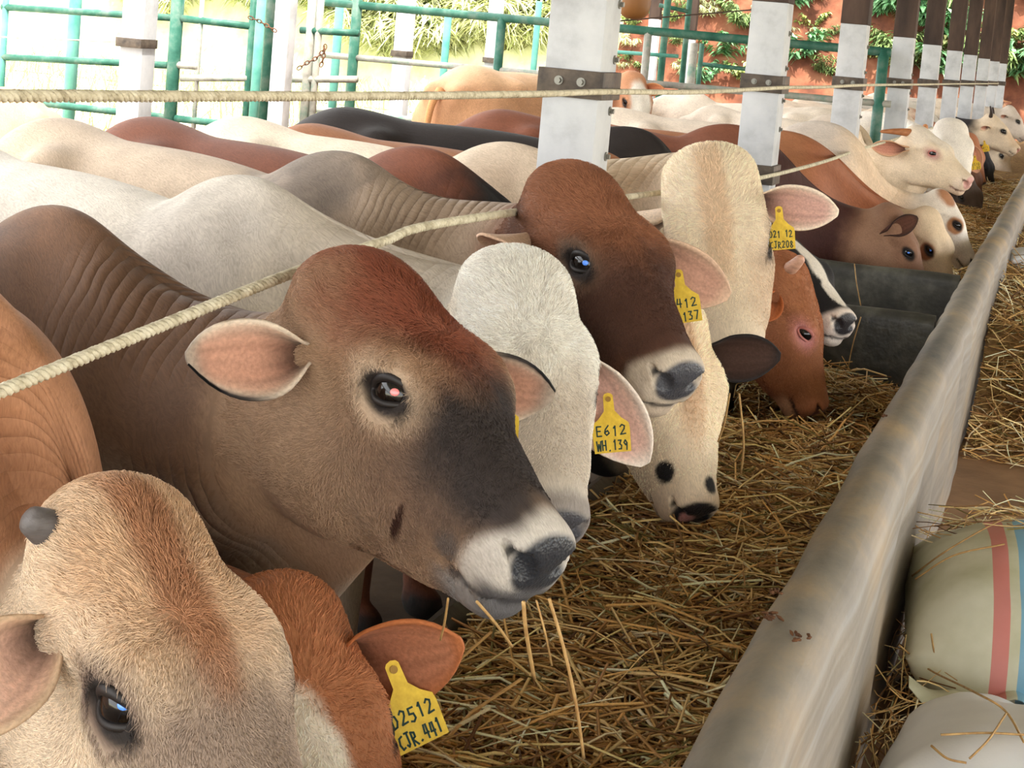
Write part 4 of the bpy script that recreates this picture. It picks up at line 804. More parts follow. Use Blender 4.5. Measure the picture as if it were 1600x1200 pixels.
# ------------------------------------------------------------------ straw and hay
MAT_STRAW = vcol_material('straw', 0.6, 0.0, 300, 0.35, 0.0, (0.85, 1.12))
def strands(name, P, heading, pitch, L, r, bend, cols, parent=None):
    """thin bent stalks, three-sided, five rings"""
    n = len(P); K = 4; t = np.linspace(-0.5, 0.5, K)
    d = np.stack([np.cos(heading) * np.cos(pitch), np.sin(heading) * np.cos(pitch), np.sin(pitch)], 1)
    side = np.stack([-np.sin(heading), np.cos(heading), np.zeros(n)], 1); upv = np.cross(d, side)
    C = P[:, None] + d[:, None] * (L[:, None] * t)[..., None] + (side * bend[:, :1])[:, None] * (L[:, None] * (0.25 - t ** 2))[..., None] + (upv * bend[:, 1:2])[:, None] * (L[:, None] * (0.25 - t ** 2))[..., None]
    tw = RNG.uniform(0, 6.28, n)
    V = np.empty((n, K, 3, 3))
    for j in range(3):
        a = tw + j * 2.0944; fl = np.where(j == 0, 1.5, 0.9)
        V[:, :, j] = C + ((np.cos(a)[:, None] * side + np.sin(a)[:, None] * upv) * (r * fl)[:, None])[:, None]
    b = (np.arange(n) * K * 3)[:, None, None] + (np.arange(K - 1) * 3)[None, :, None]; j = np.arange(3)[None, None]; j2 = (j + 1) % 3
    F = np.stack([b + j, b + j2, b + 3 + j2, b + 3 + j], -1).reshape(-1, 4)
    me = npmesh(name, V.reshape(-1, 3), F, True, np.repeat(cols, K * 3, 0)); return link(name, me, parent, MAT_STRAW)
PAL = np.array([lin(214, 184, 128), lin(190, 150, 92), lin(232, 214, 176), lin(128, 92, 54), lin(150, 112, 66), lin(110, 98, 52), lin(96, 64, 38)])
def straw_cols(n, p=(0.26, 0.24, 0.12, 0.13, 0.15, 0.05, 0.05)):
    k = RNG.choice(len(PAL), n, p=np.array(p) / sum(p)); return np.clip(PAL[k] * RNG.uniform(1.0, 1.75, (n, 1)), 0, 1)
def straw_z(x, y):
    P = np.stack([x, y, 0 * x], -1)
    z = 0.445 + 0.035 * vnoise(P, 1.3, 40) + 0.018 * vnoise(P, 4.0, 41)
    z -= 0.36 * np.exp(-((x + 0.72) / 0.30) ** 4 - ((y - 5.38) / 0.34) ** 4) + 0.14 * sstep(5.9, 6.3, y)
    return z
MAT_BED = noisy('matted_hay', lin(84, 62, 38), lin(146, 112, 68), 22.0, 0.85, 0.8, 120, c3=lin(176, 140, 88))
def bed(name, x0, x1, y0, y1, nx, ny, zf, label, cat='hay'):
    o = grid_sheet(name, x0, x1, y0, y1, nx, ny, zf, MAT_BED); tag(o, label, cat, None, 'stuff'); return o
b1 = bed('hay_bed', -1.0, -0.43, 0.4, 6.33, 40, 260, lambda X, Y: straw_z(X, Y) - 0.02 - 0.06 * sstep(-0.48, -0.43, X), 'matted yellow brown hay filling the near end of the trough')
def scatter(n, x0, x1, y0, y1, zf, lmin, lmax, up=0.0, yb=None):
    x = RNG.uniform(x0, x1, n); y = RNG.uniform(y0, y1, n) if yb is None else yb(n)
    h = RNG.uniform(0, 2 * np.pi, n); pt = RNG.normal(0, 0.16, n) + 0; L = RNG.uniform(lmin, lmax, n); r = RNG.uniform(0.0009, 0.0022, n)
    z = zf(x, y) + RNG.uniform(-0.018, 0.03, n) + np.abs(pt) * L * 0.3
    # keep stalks inside the trough
    lim = np.minimum(np.abs(x - x0), np.abs(x1 - x)) + 0.01; c = np.abs(np.cos(h)) * L * 0.5; L = np.where(c > lim, np.maximum(0.04, lim / np.maximum(np.abs(np.cos(h)) * 0.5, 1e-3)), L)
    return np.stack([x, y, z], 1), h, pt, L, r, RNG.normal(0, 0.28, (n, 2))
a = scatter(30000, -0.99, -0.425, 1.1, 6.3, straw_z, 0.08, 0.36); a[4][:] *= 1.35
a = list(a); keep = ~((straw_z(a[0][:, 0], a[0][:, 1]) < 0.31) & (RNG.random(len(a[0])) < 0.9)); a = [q[keep] for q in a]
o = strands('hay', *a, straw_cols(int(keep.sum()))); tag(o, 'loose hay stalks heaped along the near trough under the muzzles', 'hay', None, 'stuff')
zfar = lambda x, y: 0.40 + 0.03 * vnoise(np.stack([x, y, 0 * x], -1), 0.8, 44)
bed('hay_bed', -1.0, -0.43, 7.86, 33.8, 12, 90, zfar, 'matted brown hay in the far trough beyond the drinking tank')
a = scatter(6000, -0.99, -0.44, 7.9, 20, zfar, 0.1, 0.35, yb=lambda n: 7.9 + 12 * RNG.random(n) ** 1.6); a[4][:] *= 1.5
o = strands('hay', *a, straw_cols(6000)); tag(o, 'loose hay stalks in the far trough beyond the tank', 'hay', None, 'stuff')
# hay heap on the walkway against the outer wall
def heap(x, y): 
    P = np.stack([x, y, 0 * x], -1)
    return 0.042 + np.maximum(0, (0.34 + 0.05 * vnoise(P, 1.1, 50)) * sstep(6.9, 8.6, y + 0.25 * vnoise(P, 1.4, 51)) * (1 - 0.35 * sstep(0.1, 1.2, x)) + 0.0)
bed('hay_heap', -0.27, 1.5, 6.8, 16, 40, 160, heap, 'heap of dry hay on the walkway against the outer trough wall')
a = scatter(9000, -0.262, 1.2, 6.9, 14, heap, 0.12, 0.5); a[4][:] *= 1.5; a[2][:] *= 1.8; a[0][:, 2] += 0.02
o = strands('hay', *a, straw_cols(9000)); tag(o, 'loose stalks on the hay heap right of the trough wall', 'hay', None, 'stuff')
# stalks hanging from mouths and standing out of the bed, single strands with their own course
stalks = []
def stalk_px(pts, d, r=0.0016):
    v, f = tube_geo(catmull([atd(x, y, dd) for (x, y), dd in zip(pts, d)], 6), r, 5); return v, f
mb = MB()
for pts, d, r in [([(858, 935), (880, 1010), (900, 1100), (912, 1185)], (2.02, 2.03, 2.06, 2.1), 0.0022), ([(818, 940), (822, 985), (835, 1060)], (1.98, 2.0, 2.08), 0.0026), ([(745, 940), (775, 975), (800, 1010)], (2.0, 2.05, 2.1), 0.002), ([(700, 935), (695, 970), (688, 1000)], (2.05, 2.1, 2.15), 0.0016), ([(838, 938), (852, 990), (862, 1040)], (1.98, 2.0, 2.1), 0.0014),
                  ([(1155, 615), (1162, 690), (1158, 740)], (3.7, 3.75, 3.8), 0.0026), ([(1140, 615), (1132, 660), (1122, 690)], (3.7, 3.75, 3.8), 0.0024), ([(1280, 640), (1297, 660), (1310, 672)], (5.3, 5.3, 5.3), 0.003), ([(1345, 495), (1332, 540), (1320, 600)], (6.05, 6.04, 6.04), 0.0025), ([(1335, 412), (1338, 440), (1345, 478)], (7.3, 7.29, 7.28), 0.0025)]:
    v, f = stalk_px(pts, d, r); mb.add(v, f)
MAT_STALK = noisy('stalk', lin(150, 112, 66), lin(196, 160, 104), 40, 0.6, 0.1)
o = mb.build('hay_stalks', MAT_STALK, None, True); tag(o, 'long single hay stalks hanging from the mouths and tank edges', 'hay', None, 'stuff')
# dung and crumbs on the rim
MAT_CRUMB = noisy('crumb', lin(70, 44, 28), lin(120, 80, 50), 60, 0.9, 0.5)
for k, (px, py, s) in enumerate([(1213, 922, 0.012), (1198, 960, 0.022), (1250, 992, 0.018), (1380, 648, 0.010), (1300, 300, 0.0)][:4]):
    c = atZ(px, py, 0.706); mb = MB()
    for q in range(9):
        a_ = RNG.uniform(0, 6.28); rr = RNG.uniform(0, 1) * s; ln = s * RNG.uniform(0.4, 0.8); p0 = c + np.array([math.cos(a_) * rr, math.sin(a_) * rr * 1.3, -0.002]); dr = RNG.normal(size=3) * [1, 1, 0.3]; dr /= np.linalg.norm(dr)
        mb.tube([p0 - dr * ln * .5, p0, p0 + dr * ln * .5], [0.0015, 0.003, 0.001], 6)
    o = mb.build('dung_crumb', MAT_CRUMB, None, True); tag(o, ['small brown crumb on the rim, upper of the near three', 'largest brown crumb of chewed hay on the trough rim', 'brown crumb on the rim nearest the camera', 'tiny brown crumb on the rim by the tank end'][k], 'crumb', 'crumbs on the trough rim')

# ------------------------------------------------------------------ sacks on the walkway
def sack_material(name, base, base2, stripes):
    m, nt, b = new_mat(name); L = nt.links.new; tc = N(nt, 'ShaderNodeTexCoord')
    n1 = N(nt, 'ShaderNodeTexNoise', Scale=5.0, Detail=6.0); L(tc.outputs['Object'], n1.inputs['Vector'])
    r = ramp(nt, [(0.35, base2), (0.65, base)]); L(n1.outputs[0], r.inputs[0]); cur = r.outputs[0]
    at = N(nt, 'ShaderNodeAttribute', attribute_name='u'); 
    for lo, hi, c in stripes:
        g = N(nt, 'ShaderNodeMath', operation='GREATER_THAN'); L(at.outputs['Fac'], g.inputs[0]); g.inputs[1].default_value = lo
        l = N(nt, 'ShaderNodeMath', operation='LESS_THAN'); L(at.outputs['Fac'], l.inputs[0]); l.inputs[1].default_value = hi
        mu = N(nt, 'ShaderNodeMath', operation='MULTIPLY'); L(g.outputs[0], mu.inputs[0]); L(l.outputs[0], mu.inputs[1])
        mu2 = N(nt, 'ShaderNodeMath', operation='MULTIPLY'); L(mu.outputs[0], mu2.inputs[0]); mu2.inputs[1].default_value = 0.8
        mx = N(nt, 'ShaderNodeMix', data_type='RGBA'); L(mu2.outputs[0], mx.inputs[0]); L(cur, mx.inputs[6]); mx.inputs[7].default_value = (*c, 1); cur = mx.outputs[2]
    L(cur, b.inputs['Base Color']); b.inputs['Roughness'].default_value = 0.5
    wv = N(nt, 'ShaderNodeTexChecker', Scale=160.0); L(tc.outputs['Object'], wv.inputs['Vector']); bp = N(nt, 'ShaderNodeBump', Strength=0.25, Distance=0.002); L(wv.outputs['Fac'], bp.inputs['Height']); L(bp.outputs[0], b.inputs['Normal'])
    return m
def sack(name, label, c, half, mat, yaw=0.0, seed=1, seam=True):
    n, k = 56, 40; U, Vv = np.meshgrid(np.linspace(-1, 1, n), np.linspace(0, 2 * np.pi, k, endpoint=False), indexing='ij')
    fall = (1 - np.abs(U) ** 3.0) ** 0.5
    cx = U * half[0]; sgn = lambda a, e: np.sign(a) * np.abs(a) ** e
    cy = sgn(np.cos(Vv), 0.92) * half[1] * (0.86 + 0.14 * fall); cz = sgn(np.sin(Vv), 0.95) * half[2] * fall + 0.0
    P = np.stack([cx, cy, cz], -1).reshape(-1, 3); d = vnoise(P, 2.2, seed) * 0.020 + vnoise(P, 6.0, seed + 1) * 0.007
    P[:, 2] += d * (P[:, 2] > -half[2] * 0.3); P[:, 1] += d * 0.6; P[:, 2] = np.maximum(P[:, 2], -half[2] * 0.86)
    i = np.arange(n * k).reshape(n, k); j2 = (np.arange(k) + 1) % k
    F = np.stack([i[:-1], i[:-1][:, j2], i[1:][:, j2], i[1:]], -1).reshape(-1, 4)[:, ::-1]
    root = empty(name, (c[0], c[1], 0.05)); root.rotation_euler = (0, 0, yaw); tag(root, label, 'sack', 'feed sacks on the walkway')
    off = np.array([0, 0, c[2] - 0.05]); me = npmesh('bag', P + off, F.tolist() + [i[0].tolist(), i[-1][::-1].tolist()], True, None, dict(u=U.reshape(-1))); me.materials.append(mat)
    b = bpy.data.objects.new('bag', me); COL.objects.link(b); b.parent = root
    if seam:
        xs = np.linspace(-half[0] * .98, half[0] * .98, 60); yy = -half[1] * 1.02; rows = []
        for x in xs:
            w = 0.012 * math.sin(x * 23) + 0.008 * math.sin(x * 51); rows.append([(x, yy + 0.03, w - 0.02), (x, yy - 0.012 - 0.5 * abs(w), w - 0.016), (x, yy - 0.030, w * 1.6 - 0.030), (x, yy - 0.031, w * 1.6 - 0.033), (x, yy - 0.012 - .5 * abs(w), w - 0.022), (x, yy + 0.03, w - 0.028)])
        V = np.array(rows).reshape(-1, 3) + off; q = np.arange(len(xs) * 6).reshape(-1, 6); f = np.stack([q[:-1, :-1], q[1:, :-1], q[1:, 1:], q[:-1, 1:]], -1).reshape(-1, 4)
        sm = npmesh('stitched_seam', V, f, True, None, dict(u=np.repeat(xs / half[0], 6))); sm.materials.append(mat); so = bpy.data.objects.new('stitched_seam', sm); COL.objects.link(so); so.parent = root
    return root
SM1 = sack_material('sack_green', lin(222, 220, 198), lin(186, 184, 150), [(-0.60, -0.52, lin(216, 110, 112)), (-0.47, -0.15, lin(96, 168, 206)), (-0.10, -0.02, lin(216, 110, 112))])
SM2 = sack_material('sack_white', lin(238, 238, 238), lin(222, 222, 224), [])
sack('feed_sack', 'greenish white woven sack with red and blue stripes beside the trough', (0.19, 4.22, 0.265), (0.45, 0.47, 0.25), SM1, 0.10, 5)
sack('feed_sack', 'plain white woven sack at the bottom right corner', (0.16, 3.14, 0.225), (0.38, 0.38, 0.21), SM2, -0.12, 9, False)
sack('feed_sack', 'small crumpled white bag on the hay heap at the right edge', atd(1612, 408, 10.3), (0.16, 0.14, 0.09), SM2, 0.3, 13, False)
def sack_top(x, y):
    z1 = 0.265 + 0.25 * np.clip(1 - np.abs((x - 0.19) / 0.45) ** 3, 0, 1) ** .5 * np.clip(1 - np.abs((y - 4.22) / 0.47) ** 2.2, 0, 1) ** .5; return z1
n = 260; x = RNG.uniform(-0.22, 0.45, n); y = 4.22 + 0.47 * (1 - RNG.random(n) ** 2.2 * 1.1); z = sack_top(x, y) + 0.012
o = strands('hay', np.stack([x, y, z], 1), RNG.normal(0.25, 0.7, n), RNG.normal(0, 0.15, n), RNG.uniform(0.06, 0.3, n), RNG.uniform(0.001, 0.002, n), RNG.normal(0, 0.25, (n, 2)), straw_cols(n)); tag(o, 'stray hay stalks lying on the striped sack', 'hay', None, 'stuff')
n = 420; x = RNG.uniform(-0.262, -0.14, n); y = RNG.uniform(2.6, 4.9, n)
o = strands('hay', np.stack([x, y, 0.10 + RNG.random(n) * 0.16], 1), RNG.normal(1.57, 0.5, n), RNG.normal(0.1, 0.35, n), RNG.uniform(0.06, 0.22, n), RNG.uniform(0.001, 0.002, n), RNG.normal(0, 0.25, (n, 2)), straw_cols(n)); tag(o, 'hay caught in the gap between wall and sacks', 'hay', None, 'stuff')
mb = MB()
for pts in [[(1405, 1008), (1450, 1045), (1520, 1080), (1570, 1110), (1600, 1160)], [(1470, 1148), (1540, 1145), (1600, 1148)], [(1572, 1115), (1545, 1155), (1515, 1185)], [(1455, 1165), (1480, 1185), (1510, 1192)], [(1455, 990), (1460, 1020), (1470, 1045)], [(1425, 900), (1480, 860), (1560, 815), (1600, 805)], [(1430, 905), (1490, 868), (1570, 850)]]:
    P = []
    for px, py in pts:
        d = ray(px, py); t = np.linspace(2.0, 6, 500); Q = EYE + d * t[:, None]
        h1 = np.where((np.abs(Q[:, 1] - 4.22) < 0.47), sack_top(Q[:, 0], Q[:, 1]), 0.05); e2 = np.clip(1 - np.abs((Q[:, 1] - 3.12) / 0.37) ** 2.2, 0, 1) ** .5; h2 = np.where(e2 > 0, 0.225 + 0.21 * e2, 0.05)
        hit = np.argmax(Q[:, 2] < np.maximum(h1, h2) + 0.015); P.append(Q[hit])
    v, f = tube_geo(catmull(P, 6), 0.0022, 5); mb.add(v, f)
o = mb.build('hay_stalks', MAT_STALK, None, True); tag(o, 'long bent stalks lying across the two sacks', 'hay', None, 'stuff')

# ------------------------------------------------------------------ hanging container beside the nearest post
c = atY(992, 2, 7.6); prof = [(0.0, -0.085), (0.03, -0.083), (0.055, -0.070), (0.070, -0.045), (0.076, -0.01), (0.076, 0.06), (0.070, 0.12), (0.05, 0.16), (0.03, 0.175), (0.03, 0.20), (0.0, 0.20)]
k = 28; V = [(r * math.cos(a), r * math.sin(a), z) for r, z in prof for a in np.linspace(0, 2 * np.pi, k, endpoint=False)]
F = [[i * k + j, i * k + (j + 1) % k, (i + 1) * k + (j + 1) % k, (i + 1) * k + j] for i in range(len(prof) - 1) for j in range(k)]
hc = empty('hanging_container', c); tag(hc, 'tan rounded container hanging at the top beside the nearest post', 'container')
me = npmesh('shell', np.array(V), F); me.materials.append(noisy('tan_plastic', lin(112, 72, 36), lin(134, 88, 46), 5, 0.5, 0.05)); q = bpy.data.objects.new('shell', me); COL.objects.link(q); q.parent = hc
v, f = tube_geo([(0, 0, 0.19), (0, 0, 3.5 - c[2])], 0.006, 8); me = npmesh('cord', v, f); me.materials.append(MAT_ROPE); q = bpy.data.objects.new('cord', me); COL.objects.link(q); q.parent = hc
# ------------------------------------------------------------------ pens behind: pipes, gates, posts
def pipe(parent, name, pts, width_px, depth, mat, n=10):
    P = [atd(x, y, depth) if np.isscalar(depth) else atd(x, y, dd) for (x, y), dd in zip(pts, depth if not np.isscalar(depth) else [depth] * len(pts))]
    dm = depth if np.isscalar(depth) else float(np.mean(depth)); mb = MB(); mb.tube(P, width_px / F_PX * dm / 2, n); return mb.build(name, mat, parent, True)
def group_of(name, label, cat, base, group=None):
    r = empty(name, base); tag(r, label, cat, group); return r
Yp = 12.3
def pY(px, py, Y=Yp): return atY(px, py, Y)
def bar(parent, name, a, b, r, mat): mb = MB(); mb.tube([a, b], r, 10); return mb.build(name, mat, parent, True)
def ground(p): q = np.array(p, float).copy(); q[2] = 0.0; return q
# partition fence across the pen
f = group_of('pipe_fence', 'dark green pipe fence crossing the pen behind the nearest posts', 'fence', ground(pY(900, 50)))
bar(f, 'top_rail', pY(492, 2), pY(1392, 82), 0.034, MAT_GREEN); bar(f, 'lower_rail', pY(497, 85), pY(1392, 163), 0.026, MAT_GREY_PIPE)
for px, r, mt in ((562, 0.042, MAT_GREEN), (785, 0.036, MAT_GREEN), (1016, 0.03, MAT_GREY_PIPE), (1388, 0.04, MAT_GREEN)):
    a = pY(px, 20 if px > 600 else -40); b = ground(a); a[2] = min(a[2], 1.72) if px > 600 else 2.3; bar(f, 'upright', b, a, r, mt)
for z in (0.85, 0.42): bar(f, 'lower_rail', np.array([pY(497, 85)[0], Yp, z]), np.array([pY(1392, 85)[0], Yp, z]), 0.026, MAT_GREY_PIPE)
# gate between the two white posts
def gate(label, xl, xr, Y, rails, mats, r=0.028, top=2.2):
    g = group_of('pipe_gate', label, 'gate', ground(pY((xl + xr) / 2, 60, Y)))
    for px, mt, rr in mats: a = pY(px, 60, Y); b = ground(a); b[2] = 0.15; a = a.copy(); a[2] = top; bar(g, 'upright', b, a, rr, mt)
    for (x0, y0, x1, y1, mt) in rails: bar(g, 'rail', pY(x0, y0, Y), pY(x1, y1, Y), r, mt)
    for z in (0.75, 0.35): a = pY(xl, 60, Y); b = pY(xr, 60, Y); a = a.copy(); b = b.copy(); a[2] = b[2] = z; bar(g, 'rail', a, b, r, MAT_GREEN)
    return g
gate('worn green pipe gate in front of the tall pale post', 495, 560, 11.6, [(470, 47, 560, 52, MAT_GREEN), (455, 124, 558, 124, MAT_GREY_PIPE)], [(484, MAT_GREY_PIPE, 0.036), (497, MAT_GREY_PIPE, 0.028)])
gate('small green pipe gate left of the chained post', 283, 392, 11.0, [(268, 27, 392, 41, MAT_GREEN), (283, 122, 388, 122, MAT_GREY_PIPE), (270, 101, 310, 104, MAT_GREY_PIPE)], [(274, MAT_GREEN, 0.05), (392, MAT_GREEN, 0.024), (312, MAT_GREY_PIPE, 0.018)])
gate('green pipe fence panel at the upper left corner', 4, 270, 11.0, [(4, 11, 272, 28, MAT_GREEN), (4, 89, 262, 102, MAT_GREEN)], [(6, MAT_TEAL, 0.028)])
def single(label, px, w, d, mat, ztop, name='pipe_post', cat='post'):
    b = atd(px, 100, d); mb = MB(); r = w / F_PX * d / 2; mb.tube([(b[0], b[1], 0), (b[0], b[1], ztop - 0.01), (b[0], b[1], ztop)], [r, r, r * 0.9], 14); o = mb.build(name, mat, None, True); tag(o, label, cat, 'pipe posts behind the pens'); return o
single('thick pale teal pipe post behind the upper left rails', 112, 20, 15.0, MAT_TEAL, 2.3)
single('green pipe post beside the tall pale post', 419, 20, 12.6, MAT_GREEN, 2.6)
single('pale teal pipe post just left of the green one', 402, 16, 15.0, MAT_TEAL, 1.8)
single('short teal stub post left of the white posts in the middle', 524, 14, 16.5, MAT_TEAL, 1.98)
single('short teal stub post right of a white post', 694, 12, 17.0, MAT_TEAL, 1.72)
single('pale pipe post just left of the nearest white post', 834, 10, 17.0, MAT_TEAL, 1.95)
single('thin green pipe right of the nearest post', 1034, 11, 15.5, MAT_GREEN, 2.3)
single('green pipe beside the dark back post', 1068, 9, 15.8, MAT_GREEN, 2.2)
single('bare grey pipe post at the red bank', 1082, 13, 15.0, MAT_GREY_PIPE, 1.66)
single('slim green upright before the red bank', 1094, 8, 14.8, MAT_GREEN, 1.66)
r2 = group_of('pipe_rail', 'thin green rail before the red soil bank', 'rail', ground(atd(1100, 100, 15.2)))
bar(r2, 'pipe', atd(960, 81, 15.2), atd(1060, 88, 15.2), 0.018, MAT_TEAL); bar(r2, 'pipe', atd(1094, 100, 14.9), atd(1165, 108, 14.9), 0.02, MAT_GREEN); bar(r2, 'pipe', atd(1030, 8, 15.6), atd(1075, 18, 15.6), 0.02, MAT_GREEN)
r3 = group_of('wire', 'thin black wire strung across behind the nearest post', 'wire', atd(960, 33, 9.0)); bar(r3, 'strand', atd(940, 35, 9.0), atd(1180, 15, 9.6), 0.004, MAT_DARK)
r3 = group_of('wire', 'pale wire strung between the posts at the upper left', 'wire', atd(0, 58, 11.5)); bar(r3, 'strand', atd(-20, 57, 11.5), atd(196, 66, 11.5), 0.005, MAT_ROPE)
# back row of painted posts
for label, px, w, d, white in [('broad white post with a grey block at the upper left', 214, 46, 10.2, 3.4), ('tall narrow pale post between the two gates', 441, 30, 12.0, 3.4), ('white back post right of the gate, dark at the top', 628, 27, 15.0, 1.98), ('thin white back post left of the nearest one, dark top', 768, 22, 18.0, 2.0), ('white back post with dark top right of the nearest post', 1017, 19, 20.0, 1.92), ('narrow dark back post against the red bank', 1076, 15, 21.0, 1.72)]:
    b = atd(px, 100, d); h = w / F_PX * d / 2 * 0.86; root = empty('shed_post', (b[0], b[1], 0)); tag(root, label, 'post', 'back row of shed posts')
    mb = MB(); mb.box((b[0] - h, b[1] - h, 0), (b[0] + h, b[1] + h, white)); mb.build('white_shaft', MAT_WHITE, root, bevel=0.004)
    if white < 3: mb = MB(); mb.box((b[0] - h * 1.02, b[1] - h * 1.02, white), (b[0] + h * 1.02, b[1] + h * 1.02, 3.4)); mb.build('dark_shaft', MAT_DARK, root, bevel=0.004)
    if px in (214, 628, 768):
        zz = {214: atd(px, 67, d)[2], 628: atd(px, 84, d)[2], 768: atd(px, 94, d)[2]}[px]; mb = MB(); mb.box((b[0] - h * 1.15, b[1] - h * 1.5, zz - 0.028), (b[0] + h * 1.15, b[1] + h, zz + 0.028)); mb.build('rope_block', MAT_STEEL, root, bevel=0.004)
# chains on the gates
def chain(label, pts, d):
    root = group_of('chain', label, 'chain', atd(*pts[0], d)); C = catmull([atd(x, y, d) for x, y in pts], 30); s = np.concatenate([[0], np.cumsum(np.linalg.norm(np.diff(C, axis=0), axis=1))]); t, u, w = frames(C); k = 0; pos = 0.0
    while pos < s[-1]:
        i = min(np.searchsorted(s, pos), len(C) - 1); a, b = (t[i], u[i]) if k % 2 else (t[i], w[i])
        ring = [C[i] + a * 0.020 * math.cos(q) + b * 0.011 * math.sin(q) for q in np.linspace(0, 2 * np.pi, 13)]
        mb = MB(); mb.tube(ring, 0.0042, 6, False); mb.build('link', MAT_CHAIN, root, True); pos += 0.030; k += 1
chain('rusty chain tying the green gate to its post', [(392, 28), (405, 33), (420, 42), (433, 50)], 11.4)
chain('rusty chain wound round the gate frame in the middle', [(468, 106), (480, 98), (492, 92), (503, 82), (508, 72), (504, 95), (500, 106)], 11.2)

# ------------------------------------------------------------------ land outside
MAT_FIELD = noisy('dry_grass_field', lin(200, 198, 160), lin(222, 218, 188), 1.4, 0.9, 0.4, 20, c3=lin(230, 226, 204))
MAT_GRASSBANK = noisy('grass_bank', lin(164, 168, 124), lin(198, 198, 160), 1.4, 0.9, 0.4, 20, c3=lin(216, 212, 184))
MAT_SOIL = noisy('red_soil', lin(70, 40, 28), lin(112, 66, 46), 1.8, 0.9, 0.9, 6, c3=lin(140, 96, 70))
def land(X, Y):
    P = np.stack([X, Y, 0 * X], -1); d = Y - 33 - 0.9 * vnoise(P, 0.11, 60) - 0.20 * (X + 8) * (X > -8)
    return -0.08 + 5.5 * sstep(0, 3.6, d) + 2.0 * sstep(3, 14, d) + (0.22 * vnoise(P, 0.5, 61) + 0.10 * vnoise(P, 1.4, 62)) * sstep(-0.5, 1.2, d)
o = grid_sheet('ground', -70, 40, -30, 90, 2, 2, lambda X, Y: 0 * X - 0.1, MAT_FIELD); tag(o, kind='structure')
o = grid_sheet('ground_bank', -9.2, 14, 30, 52, 90, 110, land, MAT_SOIL); tag(o, kind='structure')
o = grid_sheet('ground_grass_bank', -50, -9.2, 30, 52, 120, 110, land, MAT_GRASSBANK); tag(o, kind='structure')
# foliage
MAT_LEAF = vcol_material('leaf', 0.5, 0.0, 20, 0.35, 0.0, (0.8, 1.2))
MAT_LEAF.node_tree.nodes['Principled BSDF'].inputs['Subsurface Weight'].default_value = 0.0
def leaves(n, spread, h, L, W, arch, cols, seed, stems=14):
    r = np.random.default_rng(seed); V = []; F = []; Cc = []
    for s in range(stems):
        az = r.uniform(0, 6.28); reach = spread * r.uniform(0.4, 1.0); hh = h * r.uniform(0.6, 1.0)
        for k in range(n // stems):
            t = r.uniform(0.15, 1.0); base = np.array([math.cos(az) * reach * t, math.sin(az) * reach * t, hh * (t - arch * t * t)]) + r.normal(0, 0.03, 3)
            a2 = az + r.choice([-1, 1]) * r.uniform(0.4, 1.4); d = np.array([math.cos(a2), math.sin(a2), r.uniform(-0.7, 0.3)]); d /= np.linalg.norm(d); sd = np.cross(d, [0, 0, 1]); sd /= np.linalg.norm(sd); up = np.cross(sd, d)
            l = L * r.uniform(0.6, 1.2); w = W * r.uniform(0.7, 1.2); o = len(V); tipd = np.array([0, 0, -0.25 * l])
            V += [base, base + d * l * .4 + sd * w * .5 + up * .01, base + d * l * .45 + up * -0.012, base + d * l * .4 - sd * w * .5 + up * .01, base + d * l + tipd]
            F += [[o, o + 1, o + 2], [o, o + 2, o + 3], [o + 1, o + 4, o + 2], [o + 2, o + 4, o + 3]]; c = cols[r.integers(len(cols))] * r.uniform(0.7, 1.25); Cc += [c] * 5
        o = len(V); a = np.array([math.cos(az) * reach, math.sin(az) * reach, hh * (1 - arch)]); m_ = a * 0.55 + [0, 0, hh * .12]
        for q, rr in ((np.zeros(3), .012), (m_, .009), (a, .004)): V += [q + [rr, 0, 0], q + [-rr * .5, rr, 0], q + [-rr * .5, -rr, 0]]; Cc += [lin(110, 110, 60)] * 3
        for q in range(2):
            for j in range(3): b = o + q * 3; F += [[b + j, b + (j + 1) % 3, b + 3 + j], [b + (j + 1) % 3, b + 3 + (j + 1) % 3, b + 3 + j]]
    me = npmesh('foliage', np.array(V), np.array(F), False, np.array(Cc)); me.materials.append(MAT_LEAF); return me
GR = [lin(96, 120, 66), lin(124, 148, 86), lin(148, 168, 108), lin(76, 98, 56)]; YG = [lin(180, 190, 110), lin(206, 208, 140), lin(150, 170, 84)]; BG = [lin(110, 160, 110), lin(140, 186, 136), lin(90, 140, 90)]
PY = [lin(204, 206, 156), lin(220, 220, 178), lin(178, 186, 126)]
VAR = [leaves(600, 1.1, 1.5, 0.36, 0.07, 0.45, GR, 1), leaves(600, 1.0, 1.2, 0.30, 0.12, 0.35, BG, 2), leaves(420, 1.3, 1.8, 0.5, 0.05, 0.6, PY, 3), leaves(600, 0.9, 1.0, 0.20, 0.10, 0.3, GR + YG, 4)]
def on_land(px, py):
    d = ray(px, py); t = np.linspace(20, 75, 900); Q = EYE + d * t[:, None]; hit = np.argmax(Q[:, 2] < land(Q[:, 0], Q[:, 1])); return Q[hit] if hit else Q[600]
def shrub(label, p, v, s, rz):
    o = bpy.data.objects.new('leafy_shrub', VAR[v]); COL.objects.link(o); o.location = tuple(map(float, p)); o.scale = (s, s, s); o.rotation_euler = (0.25, 0, rz); tag(o, label, 'shrub', 'plants on the red soil bank')
